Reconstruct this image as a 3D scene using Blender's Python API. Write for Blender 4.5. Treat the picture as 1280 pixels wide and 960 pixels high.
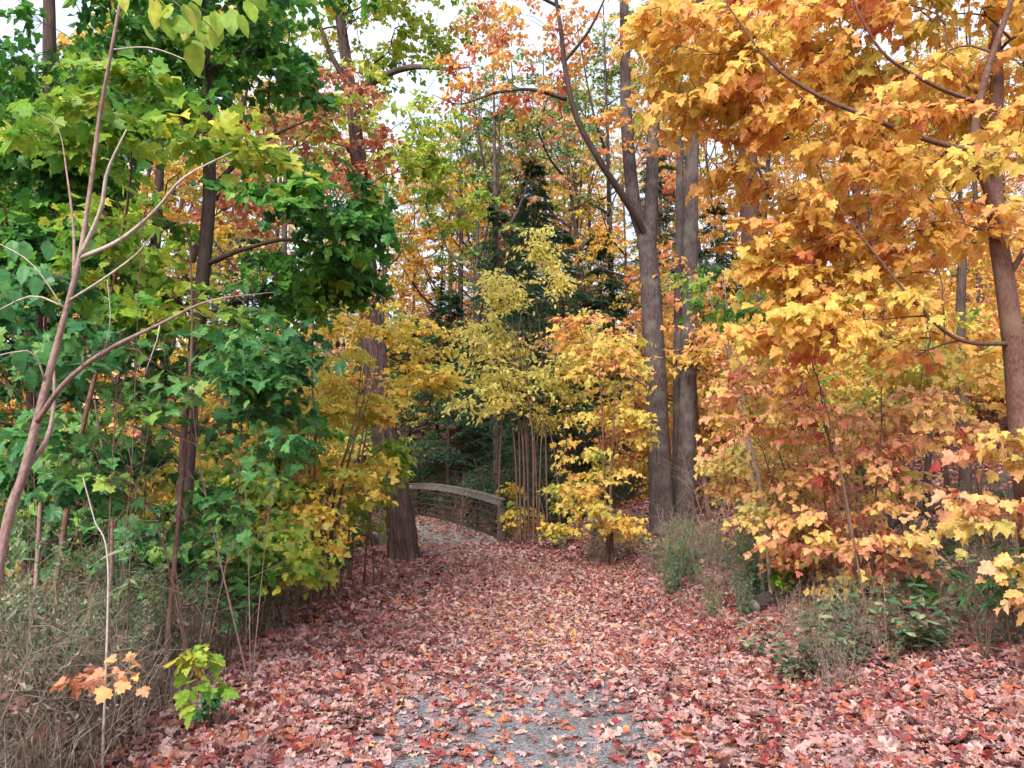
import bpy, math, random
import numpy as np
from mathutils import Vector, noise as mnoise

rng = np.random.default_rng(7)
random.seed(7)
scene = bpy.context.scene
for o in list(bpy.data.objects):
    bpy.data.objects.remove(o)

# ------------------------------------------------------------------ camera
F = 995.0                      # focal length in pixels of a 1280 px wide frame
PITCH = math.radians(7.16)
CAM = np.array([0.0, 0.0, 1.6])
cam_data = bpy.data.cameras.new("camera")
cam = bpy.data.objects.new("camera", cam_data)
scene.collection.objects.link(cam)
cam.location = CAM
cam.rotation_euler = (math.radians(90) + PITCH, 0, 0)
cam_data.sensor_width = 36
cam_data.lens = F / 1280 * 36
cam_data.clip_end = 3000
cam_data.clip_start = 0.05
scene.camera = cam

# ------------------------------------------------------------------ world and sun
SUN_EL, SUN_AZ = math.radians(38), math.radians(202)     # azimuth clockwise from +Y: behind the camera, left
world = bpy.data.worlds.new("World")
scene.world = world
world.use_nodes = True
wn, wl = world.node_tree.nodes, world.node_tree.links
wn.clear()
wout = wn.new("ShaderNodeOutputWorld")
bg = wn.new("ShaderNodeBackground")
sky = wn.new("ShaderNodeTexSky")
sky.sky_type = 'NISHITA'
sky.sun_disc = False
sky.sun_elevation = SUN_EL
sky.sun_rotation = SUN_AZ
sky.dust_density = 2.5
sky.air_density = 1.0
tc = wn.new("ShaderNodeTexCoord")
ns = wn.new("ShaderNodeTexNoise")
ns.inputs["Scale"].default_value = 2.2
ns.inputs["Detail"].default_value = 6
wl.new(tc.outputs["Generated"], ns.inputs["Vector"])
rp = wn.new("ShaderNodeValToRGB")
rp.color_ramp.elements[0].position = 0.36
rp.color_ramp.elements[0].color = (0.55, 0.55, 0.55, 1)
rp.color_ramp.elements[1].position = 0.60
rp.color_ramp.elements[1].color = (1, 1, 1, 1)
wl.new(ns.outputs["Fac"], rp.inputs["Fac"])
mx = wn.new("ShaderNodeMix")
mx.data_type = 'RGBA'
wl.new(rp.outputs["Color"], mx.inputs[0])
wl.new(sky.outputs["Color"], mx.inputs[6])
mx.inputs[7].default_value = (3.8, 4.2, 4.75, 1)            # thin bright cloud over the clear sky
wl.new(mx.outputs[2], bg.inputs["Color"])
bg.inputs["Strength"].default_value = 0.125
wl.new(bg.outputs["Background"], wout.inputs["Surface"])

sun_data = bpy.data.lights.new("sun", 'SUN')
sun_data.energy = 2.7
sun_data.angle = math.radians(36)
sun_data.color = (1.0, 0.95, 0.88)
sun = bpy.data.objects.new("sun", sun_data)
scene.collection.objects.link(sun)
sdir = Vector((math.sin(SUN_AZ) * math.cos(SUN_EL), math.cos(SUN_AZ) * math.cos(SUN_EL), math.sin(SUN_EL)))
sun.rotation_euler = sdir.to_track_quat('Z', 'Y').to_euler()
sun.location = (0, 0, 40)

vs = scene.view_settings
vs.view_transform = 'Standard'
vs.look = 'None'
vs.gamma = 1
vs.exposure = 1.4
vs.use_curve_mapping = False
cy = scene.cycles
cy.max_bounces = 7
cy.diffuse_bounces = 5
cy.glossy_bounces = 2
cy.transmission_bounces = 4
cy.transparent_max_bounces = 4
cy.caustics_reflective = False
cy.caustics_refractive = False
cy.sample_clamp_indirect = 4
cy.use_adaptive_sampling = True
cy.adaptive_threshold = 0.03
cy.use_denoising = True
try:
    cy.denoiser = 'OPENIMAGEDENOISE'
    cy.denoising_prefilter = 'FAST'
except Exception:
    pass

# ------------------------------------------------------------------ placing helpers
FWD = np.array([0, math.cos(PITCH), math.sin(PITCH)])
UP = np.array([0, -math.sin(PITCH), math.cos(PITCH)])

def P(px, py, y):
    """world point on the sight line of photo pixel (px, py) at distance y ahead"""
    d = np.array([1.0, 0, 0]) * ((px - 640) / F) + UP * ((480 - py) / F) + FWD
    return CAM + d * (y / d[1])

def sstep(a, b, x):
    t = np.clip((np.asarray(x, float) - a) / (b - a), 0, 1)
    return t * t * (3 - 2 * t)

def xc(y):
    """centre line of the path"""
    y = np.asarray(y, float)
    return -0.15 + 0.25 * sstep(5, 12, y) - 2.0 * sstep(13.5, 22.5, y)

BR0 = np.array([-1.86, 21.9])                    # bridge: start, direction, length, half width
BRD = np.array([-0.42, 0.9075]); BRD = BRD / np.linalg.norm(BRD)
BRN = np.array([BRD[1], -BRD[0]])                # to the right of the bridge
BRL, BRW = 15.0, 1.72

def terrain(x, y):
    x = np.asarray(x, float); y = np.asarray(y, float)
    c = xc(np.minimum(y, 22.5))
    kr = 0.075 + 0.0062 * np.clip(y, 0, 40)
    dr = np.maximum(x - (c + 1.75), 0)
    z = kr * np.minimum(dr, 22) ** 1.08 * sstep(0, 1.2, dr)
    dl = np.maximum((c - 1.75) - x, 0)
    z = z - 0.085 * np.minimum(dl, 16) * sstep(0, 1.5, dl)
    s = (x - BR0[0]) * BRD[0] + (y - BR0[1]) * BRD[1]
    q = (x - BR0[0]) * BRN[0] + (y - BR0[1]) * BRN[1]
    ravine = np.exp(-((s - 7.2) / 3.6) ** 2)
    z = z * (1 - 0.8 * ravine * sstep(-2, 6, s)) - 2.7 * ravine
    far = np.maximum(s - 10.5, 0)
    on = 1 - np.exp(-(np.maximum(np.abs(q + 0.0) - 1.5, 0) / 3.0) ** 2) * (1 - sstep(18, 26, s))
    z = z + (np.minimum(far, 34) * 0.22) * on + np.maximum(far - 34, 0) * 0.02 * (far < 400)
    rough = np.sin(x * 1.7 + 1.3 * np.sin(y * .9)) * np.cos(y * 1.4 + np.sin(x * 1.1)) * 0.05
    rough = rough + np.sin(x * 4.1 + y * 2.3) * np.sin(y * 3.7 - x * 1.9) * 0.02
    off = sstep(0.0, 1.6, np.maximum(dr, dl)) + sstep(2, 5, s)
    near_deck = np.exp(-(np.maximum(np.abs(s - BRL / 2) - BRL / 2, 0) ** 2)) * (np.abs(q) < 2.2)
    return z + rough * np.minimum(off, 1) * (1 - near_deck * (np.abs(s - BRL / 2) > 5))

def T(x, y):
    return float(terrain(x, y))

def on_ground(x, y, dz=0.0):
    return np.array([x, y, T(x, y) + dz])

# ------------------------------------------------------------------ materials
def new_mat(name):
    m = bpy.data.materials.new(name)
    m.use_nodes = True
    n = m.node_tree.nodes
    n.clear()
    return m, n, m.node_tree.links

def ramp(n, stops, interp='LINEAR'):
    r = n.new("ShaderNodeValToRGB")
    r.color_ramp.interpolation = interp
    e = r.color_ramp.elements
    while len(e) < len(stops):
        e.new(0.5)
    for i, (p, c) in enumerate(stops):
        e[i].position = p
        e[i].color = (c[0], c[1], c[2], 1)
    return r

def leaf_mat(name, cols, trans=0.42, rough=0.55, under=None, vary=0.0):
    """colour per leaf from the face attribute rnd"""
    m, n, l = new_mat(name)
    out = n.new("ShaderNodeOutputMaterial")
    at = n.new("ShaderNodeAttribute"); at.attribute_name = "rnd"
    r = ramp(n, [(i / (len(cols) - 1), c) for i, c in enumerate(cols)])
    src = at.outputs["Fac"]
    if vary:
        oi = n.new("ShaderNodeObjectInfo")
        ma = n.new("ShaderNodeMath"); ma.operation = 'MULTIPLY_ADD'
        l.new(oi.outputs["Random"], ma.inputs[0]); ma.inputs[1].default_value = vary; ma.inputs[2].default_value = -vary / 2
        ad = n.new("ShaderNodeMath"); ad.operation = 'ADD'; ad.use_clamp = True
        l.new(src, ad.inputs[0]); l.new(ma.outputs[0], ad.inputs[1])
        src = ad.outputs[0]
    l.new(src, r.inputs["Fac"])
    col = r.outputs["Color"]
    # blotches inside a leaf
    no = n.new("ShaderNodeTexNoise"); no.inputs["Scale"].default_value = 35; no.inputs["Detail"].default_value = 3
    g = n.new("ShaderNodeTexCoord")
    l.new(g.outputs["Object"], no.inputs["Vector"])
    mr = n.new("ShaderNodeMapRange")
    mr.inputs[1].default_value = 0.3; mr.inputs[2].default_value = 0.7
    mr.inputs[3].default_value = 0.72; mr.inputs[4].default_value = 1.12
    l.new(no.outputs["Fac"], mr.inputs[0])
    mm = n.new("ShaderNodeMix"); mm.data_type = 'RGBA'; mm.blend_type = 'MULTIPLY'; mm.inputs[0].default_value = 1
    l.new(col, mm.inputs[6]); l.new(mr.outputs[0], mm.inputs[7])
    col = mm.outputs[2]
    if under:
        ge = n.new("ShaderNodeNewGeometry")
        mu = n.new("ShaderNodeMix"); mu.data_type = 'RGBA'
        sc = n.new("ShaderNodeMath"); sc.operation = 'MULTIPLY'; sc.inputs[1].default_value = under[1]
        l.new(ge.outputs["Backfacing"], sc.inputs[0])
        l.new(sc.outputs[0], mu.inputs[0]); l.new(col, mu.inputs[6]); mu.inputs[7].default_value = (*under[0], 1)
        col = mu.outputs[2]
    p = n.new("ShaderNodeBsdfPrincipled")
    p.inputs["Roughness"].default_value = rough
    p.inputs["Specular IOR Level"].default_value = 0.35
    l.new(col, p.inputs["Base Color"])
    if trans > 0:
        t = n.new("ShaderNodeBsdfTranslucent")
        l.new(col, t.inputs["Color"])
        ms = n.new("ShaderNodeMixShader"); ms.inputs[0].default_value = trans
        l.new(p.outputs[0], ms.inputs[1]); l.new(t.outputs[0], ms.inputs[2])
        l.new(ms.outputs[0], out.inputs["Surface"])
    else:
        l.new(p.outputs[0], out.inputs["Surface"])
    return m

def bark_mat(name, c1, c2, c3=None, scale=1.0, stretch=0.12, bump=0.5, rough=0.9):
    """bark in unrolled coordinates (point attribute bk = cos, sin times radius, length)"""
    m, n, l = new_mat(name)
    out = n.new("ShaderNodeOutputMaterial")
    at = n.new("ShaderNodeAttribute"); at.attribute_name = "bk"
    mp = n.new("ShaderNodeMapping"); mp.inputs["Scale"].default_value = (34 * scale, 34 * scale, 34 * scale * stretch)
    l.new(at.outputs["Vector"], mp.inputs["Vector"])
    no = n.new("ShaderNodeTexNoise"); no.inputs["Scale"].default_value = 1; no.inputs["Detail"].default_value = 5
    no.inputs["Roughness"].default_value = 0.65
    l.new(mp.outputs[0], no.inputs["Vector"])
    no2 = n.new("ShaderNodeTexNoise"); no2.inputs["Scale"].default_value = 3.0; no2.inputs["Detail"].default_value = 4
    l.new(at.outputs["Vector"], no2.inputs["Vector"])
    r = ramp(n, [(0.32, c1), (0.62, c2)])
    l.new(no.outputs["Fac"], r.inputs["Fac"])
    r2 = ramp(n, [(0.45, (0, 0, 0)), (0.68, (1, 1, 1))])
    l.new(no2.outputs["Fac"], r2.inputs["Fac"])
    mm = n.new("ShaderNodeMix"); mm.data_type = 'RGBA'
    sc = n.new("ShaderNodeMath"); sc.operation = 'MULTIPLY'; sc.inputs[1].default_value = 0.6
    l.new(r2.outputs["Color"], sc.inputs[0]); l.new(sc.outputs[0], mm.inputs[0])
    l.new(r.outputs["Color"], mm.inputs[6])
    mm.inputs[7].default_value = (*(c3 or c2), 1)
    p = n.new("ShaderNodeBsdfPrincipled"); p.inputs["Roughness"].default_value = rough
    p.inputs["Specular IOR Level"].default_value = 0.2
    l.new(mm.outputs[2], p.inputs["Base Color"])
    b = n.new("ShaderNodeBump"); b.inputs["Strength"].default_value = bump; b.inputs["Distance"].default_value = 0.02
    l.new(no.outputs["Fac"], b.inputs["Height"]); l.new(b.outputs[0], p.inputs["Normal"])
    l.new(p.outputs[0], out.inputs["Surface"])
    return m

def plain_mat(name, c1, c2, scale=8, rough=0.8, metallic=0.0, stretch=(1, 1, 1), bump=0.2):
    m, n, l = new_mat(name)
    out = n.new("ShaderNodeOutputMaterial")
    g = n.new("ShaderNodeTexCoord")
    mp = n.new("ShaderNodeMapping"); mp.inputs["Scale"].default_value = stretch
    l.new(g.outputs["Object"], mp.inputs["Vector"])
    no = n.new("ShaderNodeTexNoise"); no.inputs["Scale"].default_value = scale; no.inputs["Detail"].default_value = 6
    l.new(mp.outputs[0], no.inputs["Vector"])
    r = ramp(n, [(0.3, c1), (0.7, c2)])
    l.new(no.outputs["Fac"], r.inputs["Fac"])
    p = n.new("ShaderNodeBsdfPrincipled"); p.inputs["Roughness"].default_value = rough; p.inputs["Metallic"].default_value = metallic
    l.new(r.outputs["Color"], p.inputs["Base Color"])
    b = n.new("ShaderNodeBump"); b.inputs["Strength"].default_value = bump; b.inputs["Distance"].default_value = 0.01
    l.new(no.outputs["Fac"], b.inputs["Height"]); l.new(b.outputs[0], p.inputs["Normal"])
    l.new(p.outputs[0], out.inputs["Surface"])
    return m

M = {}
M['maple_yellow'] = leaf_mat('maple_yellow', [(0.58, 0.15, 0.08), (0.78, 0.32, 0.14), (0.84, 0.45, 0.14), (0.86, 0.53, 0.12), (0.86, 0.60, 0.14), (0.62, 0.54, 0.12)], 0.5)
M['maple_peach'] = leaf_mat('maple_peach', [(0.48, 0.08, 0.06), (0.78, 0.33, 0.20), (0.86, 0.45, 0.25), (0.86, 0.52, 0.20), (0.84, 0.57, 0.16), (0.64, 0.54, 0.17)], 0.48)
M['maple_gold'] = leaf_mat('maple_gold', [(0.70, 0.32, 0.09), (0.84, 0.50, 0.09), (0.86, 0.61, 0.11), (0.82, 0.66, 0.14), (0.52, 0.54, 0.11), (0.22, 0.38, 0.07)], 0.5)
M['maple_green'] = leaf_mat('maple_green', [(0.022, 0.08, 0.024), (0.045, 0.16, 0.034), (0.08, 0.25, 0.042), (0.15, 0.36, 0.05), (0.30, 0.46, 0.055), (0.56, 0.54, 0.07)], 0.45, rough=0.42)
M['green_cool'] = leaf_mat('green_cool', [(0.035, 0.12, 0.045), (0.06, 0.20, 0.07), (0.10, 0.28, 0.085), (0.17, 0.36, 0.09), (0.36, 0.48, 0.09)], 0.42, rough=0.40)
M['leaf_lime'] = leaf_mat('leaf_lime', [(0.14, 0.32, 0.04), (0.26, 0.42, 0.05), (0.42, 0.52, 0.07), (0.60, 0.56, 0.08), (0.72, 0.52, 0.08)], 0.5)
M['leaf_pale_yellow'] = leaf_mat('leaf_pale_yellow', [(0.58, 0.36, 0.12), (0.80, 0.62, 0.16), (0.90, 0.77, 0.22), (0.90, 0.82, 0.30), (0.70, 0.72, 0.20)], 0.55)
M['far_gold'] = leaf_mat('far_gold', [(0.62, 0.22, 0.05), (0.78, 0.36, 0.05), (0.82, 0.50, 0.08), (0.76, 0.56, 0.10), (0.48, 0.46, 0.10)], 0.45, vary=0.5)
M['far_orange'] = leaf_mat('far_orange', [(0.52, 0.17, 0.11), (0.72, 0.34, 0.19), (0.82, 0.47, 0.27), (0.84, 0.55, 0.26), (0.78, 0.56, 0.20)], 0.45, vary=0.5)
M['far_olive'] = leaf_mat('far_olive', [(0.06, 0.14, 0.04), (0.12, 0.24, 0.06), (0.26, 0.34, 0.08), (0.46, 0.44, 0.10), (0.60, 0.46, 0.10)], 0.4, vary=0.5)
M['hemlock'] = leaf_mat('hemlock', [(0.018, 0.050, 0.030), (0.032, 0.085, 0.046), (0.055, 0.13, 0.062), (0.095, 0.19, 0.085)], 0.35, rough=0.6, vary=0.3)
M['weed_green'] = leaf_mat('weed_green', [(0.035, 0.085, 0.04), (0.07, 0.14, 0.07), (0.12, 0.20, 0.11), (0.20, 0.26, 0.13), (0.34, 0.32, 0.17)], 0.3)
M['weed_dead'] = leaf_mat('weed_dead', [(0.09, 0.055, 0.04), (0.20, 0.135, 0.10), (0.36, 0.27, 0.21), (0.55, 0.46, 0.38)], 0.25, rough=0.8)
M['fallen'] = leaf_mat('fallen', [(0.05, 0.02, 0.02), (0.14, 0.03, 0.038), (0.32, 0.055, 0.045), (0.46, 0.14, 0.07), (0.20, 0.085, 0.07), (0.38, 0.19, 0.165), (0.48, 0.29, 0.26), (0.54, 0.37, 0.32), (0.58, 0.34, 0.11)], 0.12, rough=0.5, under=((0.45, 0.29, 0.29), 0.5))
M['bark_grey'] = bark_mat('bark_grey', (0.016, 0.011, 0.012), (0.098, 0.070, 0.070), (0.135, 0.125, 0.105), 1.5, 0.16, 0.9)
M['bark_ridged'] = bark_mat('bark_ridged', (0.008, 0.005, 0.005), (0.125, 0.078, 0.072), (0.10, 0.07, 0.065), 0.9, 0.08, 1.0)
M['bark_dark'] = bark_mat('bark_dark', (0.022, 0.014, 0.013), (0.085, 0.055, 0.05), (0.10, 0.07, 0.06), 1.2, 0.15, 0.5)
M['bark_red'] = bark_mat('bark_red', (0.025, 0.012, 0.011), (0.10, 0.055, 0.048), (0.12, 0.08, 0.07), 1.2, 0.15, 0.5)
M['twig_pink'] = bark_mat('twig_pink', (0.13, 0.07, 0.06), (0.28, 0.175, 0.155), (0.36, 0.26, 0.23), 2.2, 0.5, 0.15, 0.7)
M['twig_pale'] = bark_mat('twig_pale', (0.26, 0.20, 0.16), (0.45, 0.38, 0.32), (0.50, 0.44, 0.38), 2.2, 0.5, 0.1, 0.7)
M['twig_brown'] = bark_mat('twig_brown', (0.06, 0.03, 0.022), (0.17, 0.09, 0.07), (0.2, 0.13, 0.10), 2, 0.4, 0.2)
M['rail_wood'] = plain_mat('rail_wood', (0.085, 0.073, 0.066), (0.19, 0.17, 0.155), 14, 0.85, stretch=(1, 1, 1))
M['deck_wood'] = plain_mat('deck_wood', (0.20, 0.18, 0.17), (0.36, 0.33, 0.32), 6, 0.9)
M['rust_steel'] = plain_mat('rust_steel', (0.030, 0.018, 0.016), (0.085, 0.055, 0.046), 20, 0.75, 0.3)
M['rail_steel'] = plain_mat('rail_steel', (0.032, 0.022, 0.02), (0.08, 0.058, 0.052), 20, 0.6, 0.2)
M['post_wood'] = plain_mat('post_wood', (0.06, 0.045, 0.036), (0.15, 0.12, 0.10), 18, 0.85)
M['cut_wood'] = plain_mat('cut_wood', (0.10, 0.075, 0.065), (0.22, 0.18, 0.155), 25, 0.9)
M['creek'] = plain_mat('creek', (0.02, 0.02, 0.016), (0.05, 0.045, 0.035), 2, 0.12)

def ground_mat():
    m, n, l = new_mat('leaf_litter_ground')
    out = n.new("ShaderNodeOutputMaterial")
    g = n.new("ShaderNodeTexCoord")
    v = n.new("ShaderNodeTexVoronoi"); v.inputs["Scale"].default_value = 13
    l.new(g.outputs["Object"], v.inputs["Vector"])
    sp = n.new("ShaderNodeSeparateColor")
    l.new(v.outputs["Color"], sp.inputs[0])
    r = ramp(n, [(0.0, (0.03, 0.015, 0.012)), (0.3, (0.09, 0.03, 0.025)), (0.55, (0.17, 0.06, 0.04)), (0.8, (0.26, 0.11, 0.08)), (1.0, (0.36, 0.20, 0.11))])
    l.new(sp.outputs[0], r.inputs["Fac"])
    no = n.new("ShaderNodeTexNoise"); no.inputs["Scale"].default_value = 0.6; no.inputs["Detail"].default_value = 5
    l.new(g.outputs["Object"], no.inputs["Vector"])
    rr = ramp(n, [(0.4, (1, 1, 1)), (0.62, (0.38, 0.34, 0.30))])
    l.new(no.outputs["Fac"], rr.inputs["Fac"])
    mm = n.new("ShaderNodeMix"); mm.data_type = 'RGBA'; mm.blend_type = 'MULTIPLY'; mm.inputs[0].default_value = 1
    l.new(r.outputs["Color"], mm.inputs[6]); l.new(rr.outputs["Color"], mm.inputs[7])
    p = n.new("ShaderNodeBsdfPrincipled"); p.inputs["Roughness"].default_value = 0.9
    l.new(mm.outputs[2], p.inputs["Base Color"])
    b = n.new("ShaderNodeBump"); b.inputs["Strength"].default_value = 0.8; b.inputs["Distance"].default_value = 0.05
    l.new(v.outputs["Distance"], b.inputs["Height"]); l.new(b.outputs[0], p.inputs["Normal"])
    l.new(p.outputs[0], out.inputs["Surface"])
    return m

def gravel_mat():
    m, n, l = new_mat('stone_dust_path')
    out = n.new("ShaderNodeOutputMaterial")
    g = n.new("ShaderNodeTexCoord")
    v = n.new("ShaderNodeTexVoronoi"); v.inputs["Scale"].default_value = 95
    l.new(g.outputs["Object"], v.inputs["Vector"])
    sp = n.new("ShaderNodeSeparateColor"); l.new(v.outputs["Color"], sp.inputs[0])
    r = ramp(n, [(0.0, (0.07, 0.067, 0.07)), (0.5, (0.16, 0.152, 0.162)), (1.0, (0.33, 0.32, 0.33))])
    l.new(sp.outputs[0], r.inputs["Fac"])
    no = n.new("ShaderNodeTexNoise"); no.inputs["Scale"].default_value = 2.2; no.inputs["Detail"].default_value = 8
    l.new(g.outputs["Object"], no.inputs["Vector"])
    rr = ramp(n, [(0.35, (0.72, 0.68, 0.66)), (0.65, (1.05, 1.05, 1.08))])
    l.new(no.outputs["Fac"], rr.inputs["Fac"])
    mm = n.new("ShaderNodeMix"); mm.data_type = 'RGBA'; mm.blend_type = 'MULTIPLY'; mm.inputs[0].default_value = 1
    l.new(r.outputs["Color"], mm.inputs[6]); l.new(rr.outputs["Color"], mm.inputs[7])
    p = n.new("ShaderNodeBsdfPrincipled"); p.inputs["Roughness"].default_value = 0.85
    l.new(mm.outputs[2], p.inputs["Base Color"])
    b = n.new("ShaderNodeBump"); b.inputs["Strength"].default_value = 0.6; b.inputs["Distance"].default_value = 0.008
    l.new(v.outputs["Distance"], b.inputs["Height"]); l.new(b.outputs[0], p.inputs["Normal"])
    l.new(p.outputs[0], out.inputs["Surface"])
    return m
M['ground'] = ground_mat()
M['gravel'] = gravel_mat()

# ------------------------------------------------------------------ mesh building
class Geo:
    """collects triangles with a per-face value rnd and a per-point bark coordinate"""
    def __init__(s):
        s.V, s.T, s.R, s.B, s.n = [], [], [], [], 0
    def add(s, V, T, R=None, B=None):
        V = np.asarray(V, np.float32).reshape(-1, 3); T = np.asarray(T, np.int64).reshape(-1, 3)
        s.V.append(V); s.T.append(T + s.n); s.n += len(V)
        s.R.append(np.full(len(T), 0.5, np.float32) if R is None else np.asarray(R, np.float32))
        s.B.append(V if B is None else np.asarray(B, np.float32))
    def build(s, name, mat, parent=None, base=(0, 0, 0), smooth=False):
        me = bpy.data.meshes.new(name)
        V = np.concatenate(s.V) - np.asarray(base, np.float32); Tn = np.concatenate(s.T).astype(np.int32)
        me.vertices.add(len(V)); me.vertices.foreach_set("co", V.astype(np.float32).ravel())
        me.loops.add(len(Tn) * 3); me.polygons.add(len(Tn))
        me.loops.foreach_set("vertex_index", Tn.ravel())
        me.polygons.foreach_set("loop_start", np.arange(0, len(Tn) * 3, 3, dtype=np.int32))
        me.polygons.foreach_set("use_smooth", np.full(len(Tn), smooth, bool))
        a = me.attributes.new("rnd", 'FLOAT', 'FACE'); a.data.foreach_set("value", np.concatenate(s.R))
        if smooth:
            b = me.attributes.new("bk", 'FLOAT_VECTOR', 'POINT'); b.data.foreach_set("vector", np.concatenate(s.B).astype(np.float32).ravel())
        me.update(calc_edges=True)
        me.materials.append(mat)
        o = bpy.data.objects.new(name, me)
        scene.collection.objects.link(o)
        if parent is not None:
            o.parent = parent
        return o

def thing(name, label, cat, base, group=None):
    o = bpy.data.objects.new(name, None)
    scene.collection.objects.link(o)
    o.location = [float(v) for v in base]
    o.empty_display_size = 0.2
    o['label'] = label; o['category'] = cat
    if group: o['group'] = group
    return o

def tag(o, label=None, cat=None, group=None, kind=None):
    if label: o['label'] = label
    if cat: o['category'] = cat
    if group: o['group'] = group
    if kind: o['kind'] = kind
    return o

def dup(root, loc, rz=0, s=1.0, label=None, group=None, tilt=(0, 0)):
    r = root.copy(); scene.collection.objects.link(r)
    r.location = [float(v) for v in loc]; r.rotation_euler = (tilt[0], tilt[1], rz)
    r.scale = (s, s, s) if np.isscalar(s) else s
    if label: r['label'] = label
    if group: r['group'] = group
    for ch in list(root.children):
        c = ch.copy(); scene.collection.objects.link(c); c.parent = r
        for g in ch.children:
            d = g.copy(); scene.collection.objects.link(d); d.parent = c
    return r

def smooth_path(pts, n):
    """Catmull-Rom through pts, n points"""
    p = np.asarray(pts, float)
    if len(p) == 2:
        t = np.linspace(0, 1, n)[:, None]
        return p[0] * (1 - t) + p[1] * t
    q = np.vstack([2 * p[0] - p[1], p, 2 * p[-1] - p[-2]])
    seg = np.linalg.norm(np.diff(p, axis=0), axis=1); cum = np.concatenate([[0], np.cumsum(seg)])
    out = []
    for u in np.linspace(0, cum[-1], n):
        i = min(np.searchsorted(cum, u, side='right') - 1, len(p) - 2)
        t = (u - cum[i]) / max(seg[i], 1e-9)
        a, b, c, d = q[i], q[i + 1], q[i + 2], q[i + 3]
        out.append(0.5 * (2 * b + (c - a) * t + (2 * a - 5 * b + 4 * c - d) * t * t + (3 * b - a - 3 * c + d) * t ** 3))
    return np.array(out)

def tube(geo, pts, rad, k=6, rough=0.0, flare=0.0, seed=0, cap=True, ridges=0.0):
    pts = np.asarray(pts, float); n = len(pts)
    rad = np.interp(np.linspace(0, 1, n), np.linspace(0, 1, len(np.atleast_1d(rad))), np.atleast_1d(rad)) if np.size(rad) != n else np.asarray(rad, float)
    tan = np.gradient(pts, axis=0); tan /= np.linalg.norm(tan, axis=1)[:, None] + 1e-9
    ref = np.array([0, 1.0, 0]) if abs(tan[0][1]) < 0.9 else np.array([1.0, 0, 0])
    N = np.empty_like(pts)
    u = np.cross(tan[0], ref); u /= np.linalg.norm(u)
    for i in range(n):
        u = u - tan[i] * np.dot(u, tan[i]); u /= np.linalg.norm(u) + 1e-9
        N[i] = u
    Bn = np.cross(tan, N)
    th = np.linspace(0, 2 * np.pi, k, endpoint=False)
    ln = np.concatenate([[0], np.cumsum(np.linalg.norm(np.diff(pts, axis=0), axis=1))])
    R = np.repeat(rad[:, None], k, 1)
    if rough > 0 or ridges > 0:
        for i in range(n):
            for j in range(k):
                c, s_ = math.cos(th[j]), math.sin(th[j])
                v = rough * mnoise.noise(Vector((c * 1.6 + seed, s_ * 1.6, ln[i] * 0.9)))
                if ridges:
                    f = 34 * rad[i]
                    a = mnoise.noise(Vector((c * f + seed * 3, s_ * f, ln[i] * 2.2)))
                    v += ridges * (0.5 - min(1, abs(a) * 3.2)) * -1
                R[i, j] *= 1 + v
    if flare > 0:
        lobes = 1 + 0.35 * np.sin(th * 5 + seed) + 0.25 * np.sin(th * 3 + 2 * seed)
        R = R * (1 + flare * np.exp(-ln / (rad[0] * 1.3))[:, None] * lobes[None, :])
    V = pts[:, None, :] + (np.cos(th)[None, :, None] * N[:, None, :] + np.sin(th)[None, :, None] * Bn[:, None, :]) * R[:, :, None]
    B = np.stack([np.cos(th)[None, :] * rad[:, None], np.sin(th)[None, :] * rad[:, None], np.repeat(ln[:, None], k, 1)], -1)
    i = np.arange(n - 1)[:, None] * k; j = np.arange(k)[None, :]; j2 = (j + 1) % k
    a, b, c, d = i + j, i + j2, i + k + j2, i + k + j
    Tn = np.stack([np.stack([a, b, c], -1).reshape(-1, 3), np.stack([a, c, d], -1).reshape(-1, 3)], 1).reshape(-1, 3)
    V = V.reshape(-1, 3); B = B.reshape(-1, 3)
    if cap:
        V = np.vstack([V, pts[0], pts[-1]]); B = np.vstack([B, [0, 0, 0], [0, 0, ln[-1]]])
        jj = np.arange(k); e0, e1 = n * k, n * k + 1
        Tn = np.vstack([Tn, np.stack([np.full(k, e0), (jj + 1) % k, jj], -1), np.stack([np.full(k, e1), (n - 1) * k + jj, (n - 1) * k + (jj + 1) % k], -1)])
    geo.add(V, Tn, None, B)

def thin_tubes(geo, A, Bp, C, r0, r1):
    """many three-sided twigs at once, each through three points"""
    n = len(A)
    if n == 0: return
    pts = np.stack([A, Bp, C], 1)
    t = C - A; t /= np.linalg.norm(t, axis=1)[:, None] + 1e-9
    ref = np.where(np.abs(t[:, 2:3]) < 0.9, np.array([[0, 0, 1.0]]), np.array([[1.0, 0, 0]]))
    u = np.cross(t, ref); u /= np.linalg.norm(u, axis=1)[:, None] + 1e-9
    v = np.cross(t, u)
    rr = np.stack([np.broadcast_to(r0, n), np.broadcast_to((np.asarray(r0) + r1) / 2, n), np.broadcast_to(r1, n)], 1)
    th = np.array([0, 2.094, 4.189])
    V = pts[:, :, None, :] + (np.cos(th)[None, None, :, None] * u[:, None, None, :] + np.sin(th)[None, None, :, None] * v[:, None, None, :]) * rr[:, :, None, None]
    base = np.arange(n)[:, None, None] * 9
    f = []
    for s in range(2):
        for j in range(3):
            a, b = s * 3 + j, s * 3 + (j + 1) % 3
            f += [[a, b, b + 3], [a, b + 3, a + 3]]
    Tn = (base + np.array(f)[None]).reshape(-1, 3)
    geo.add(V.reshape(-1, 3), Tn)

# ------------------------------------------------------------------ leaf shapes (base at the origin, tip along +Y, unit long)
def mirror(right):
    r = np.array(right, float)
    left = r[1:-1][::-1] * [-1, 1]
    return np.vstack([r, left])

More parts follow.
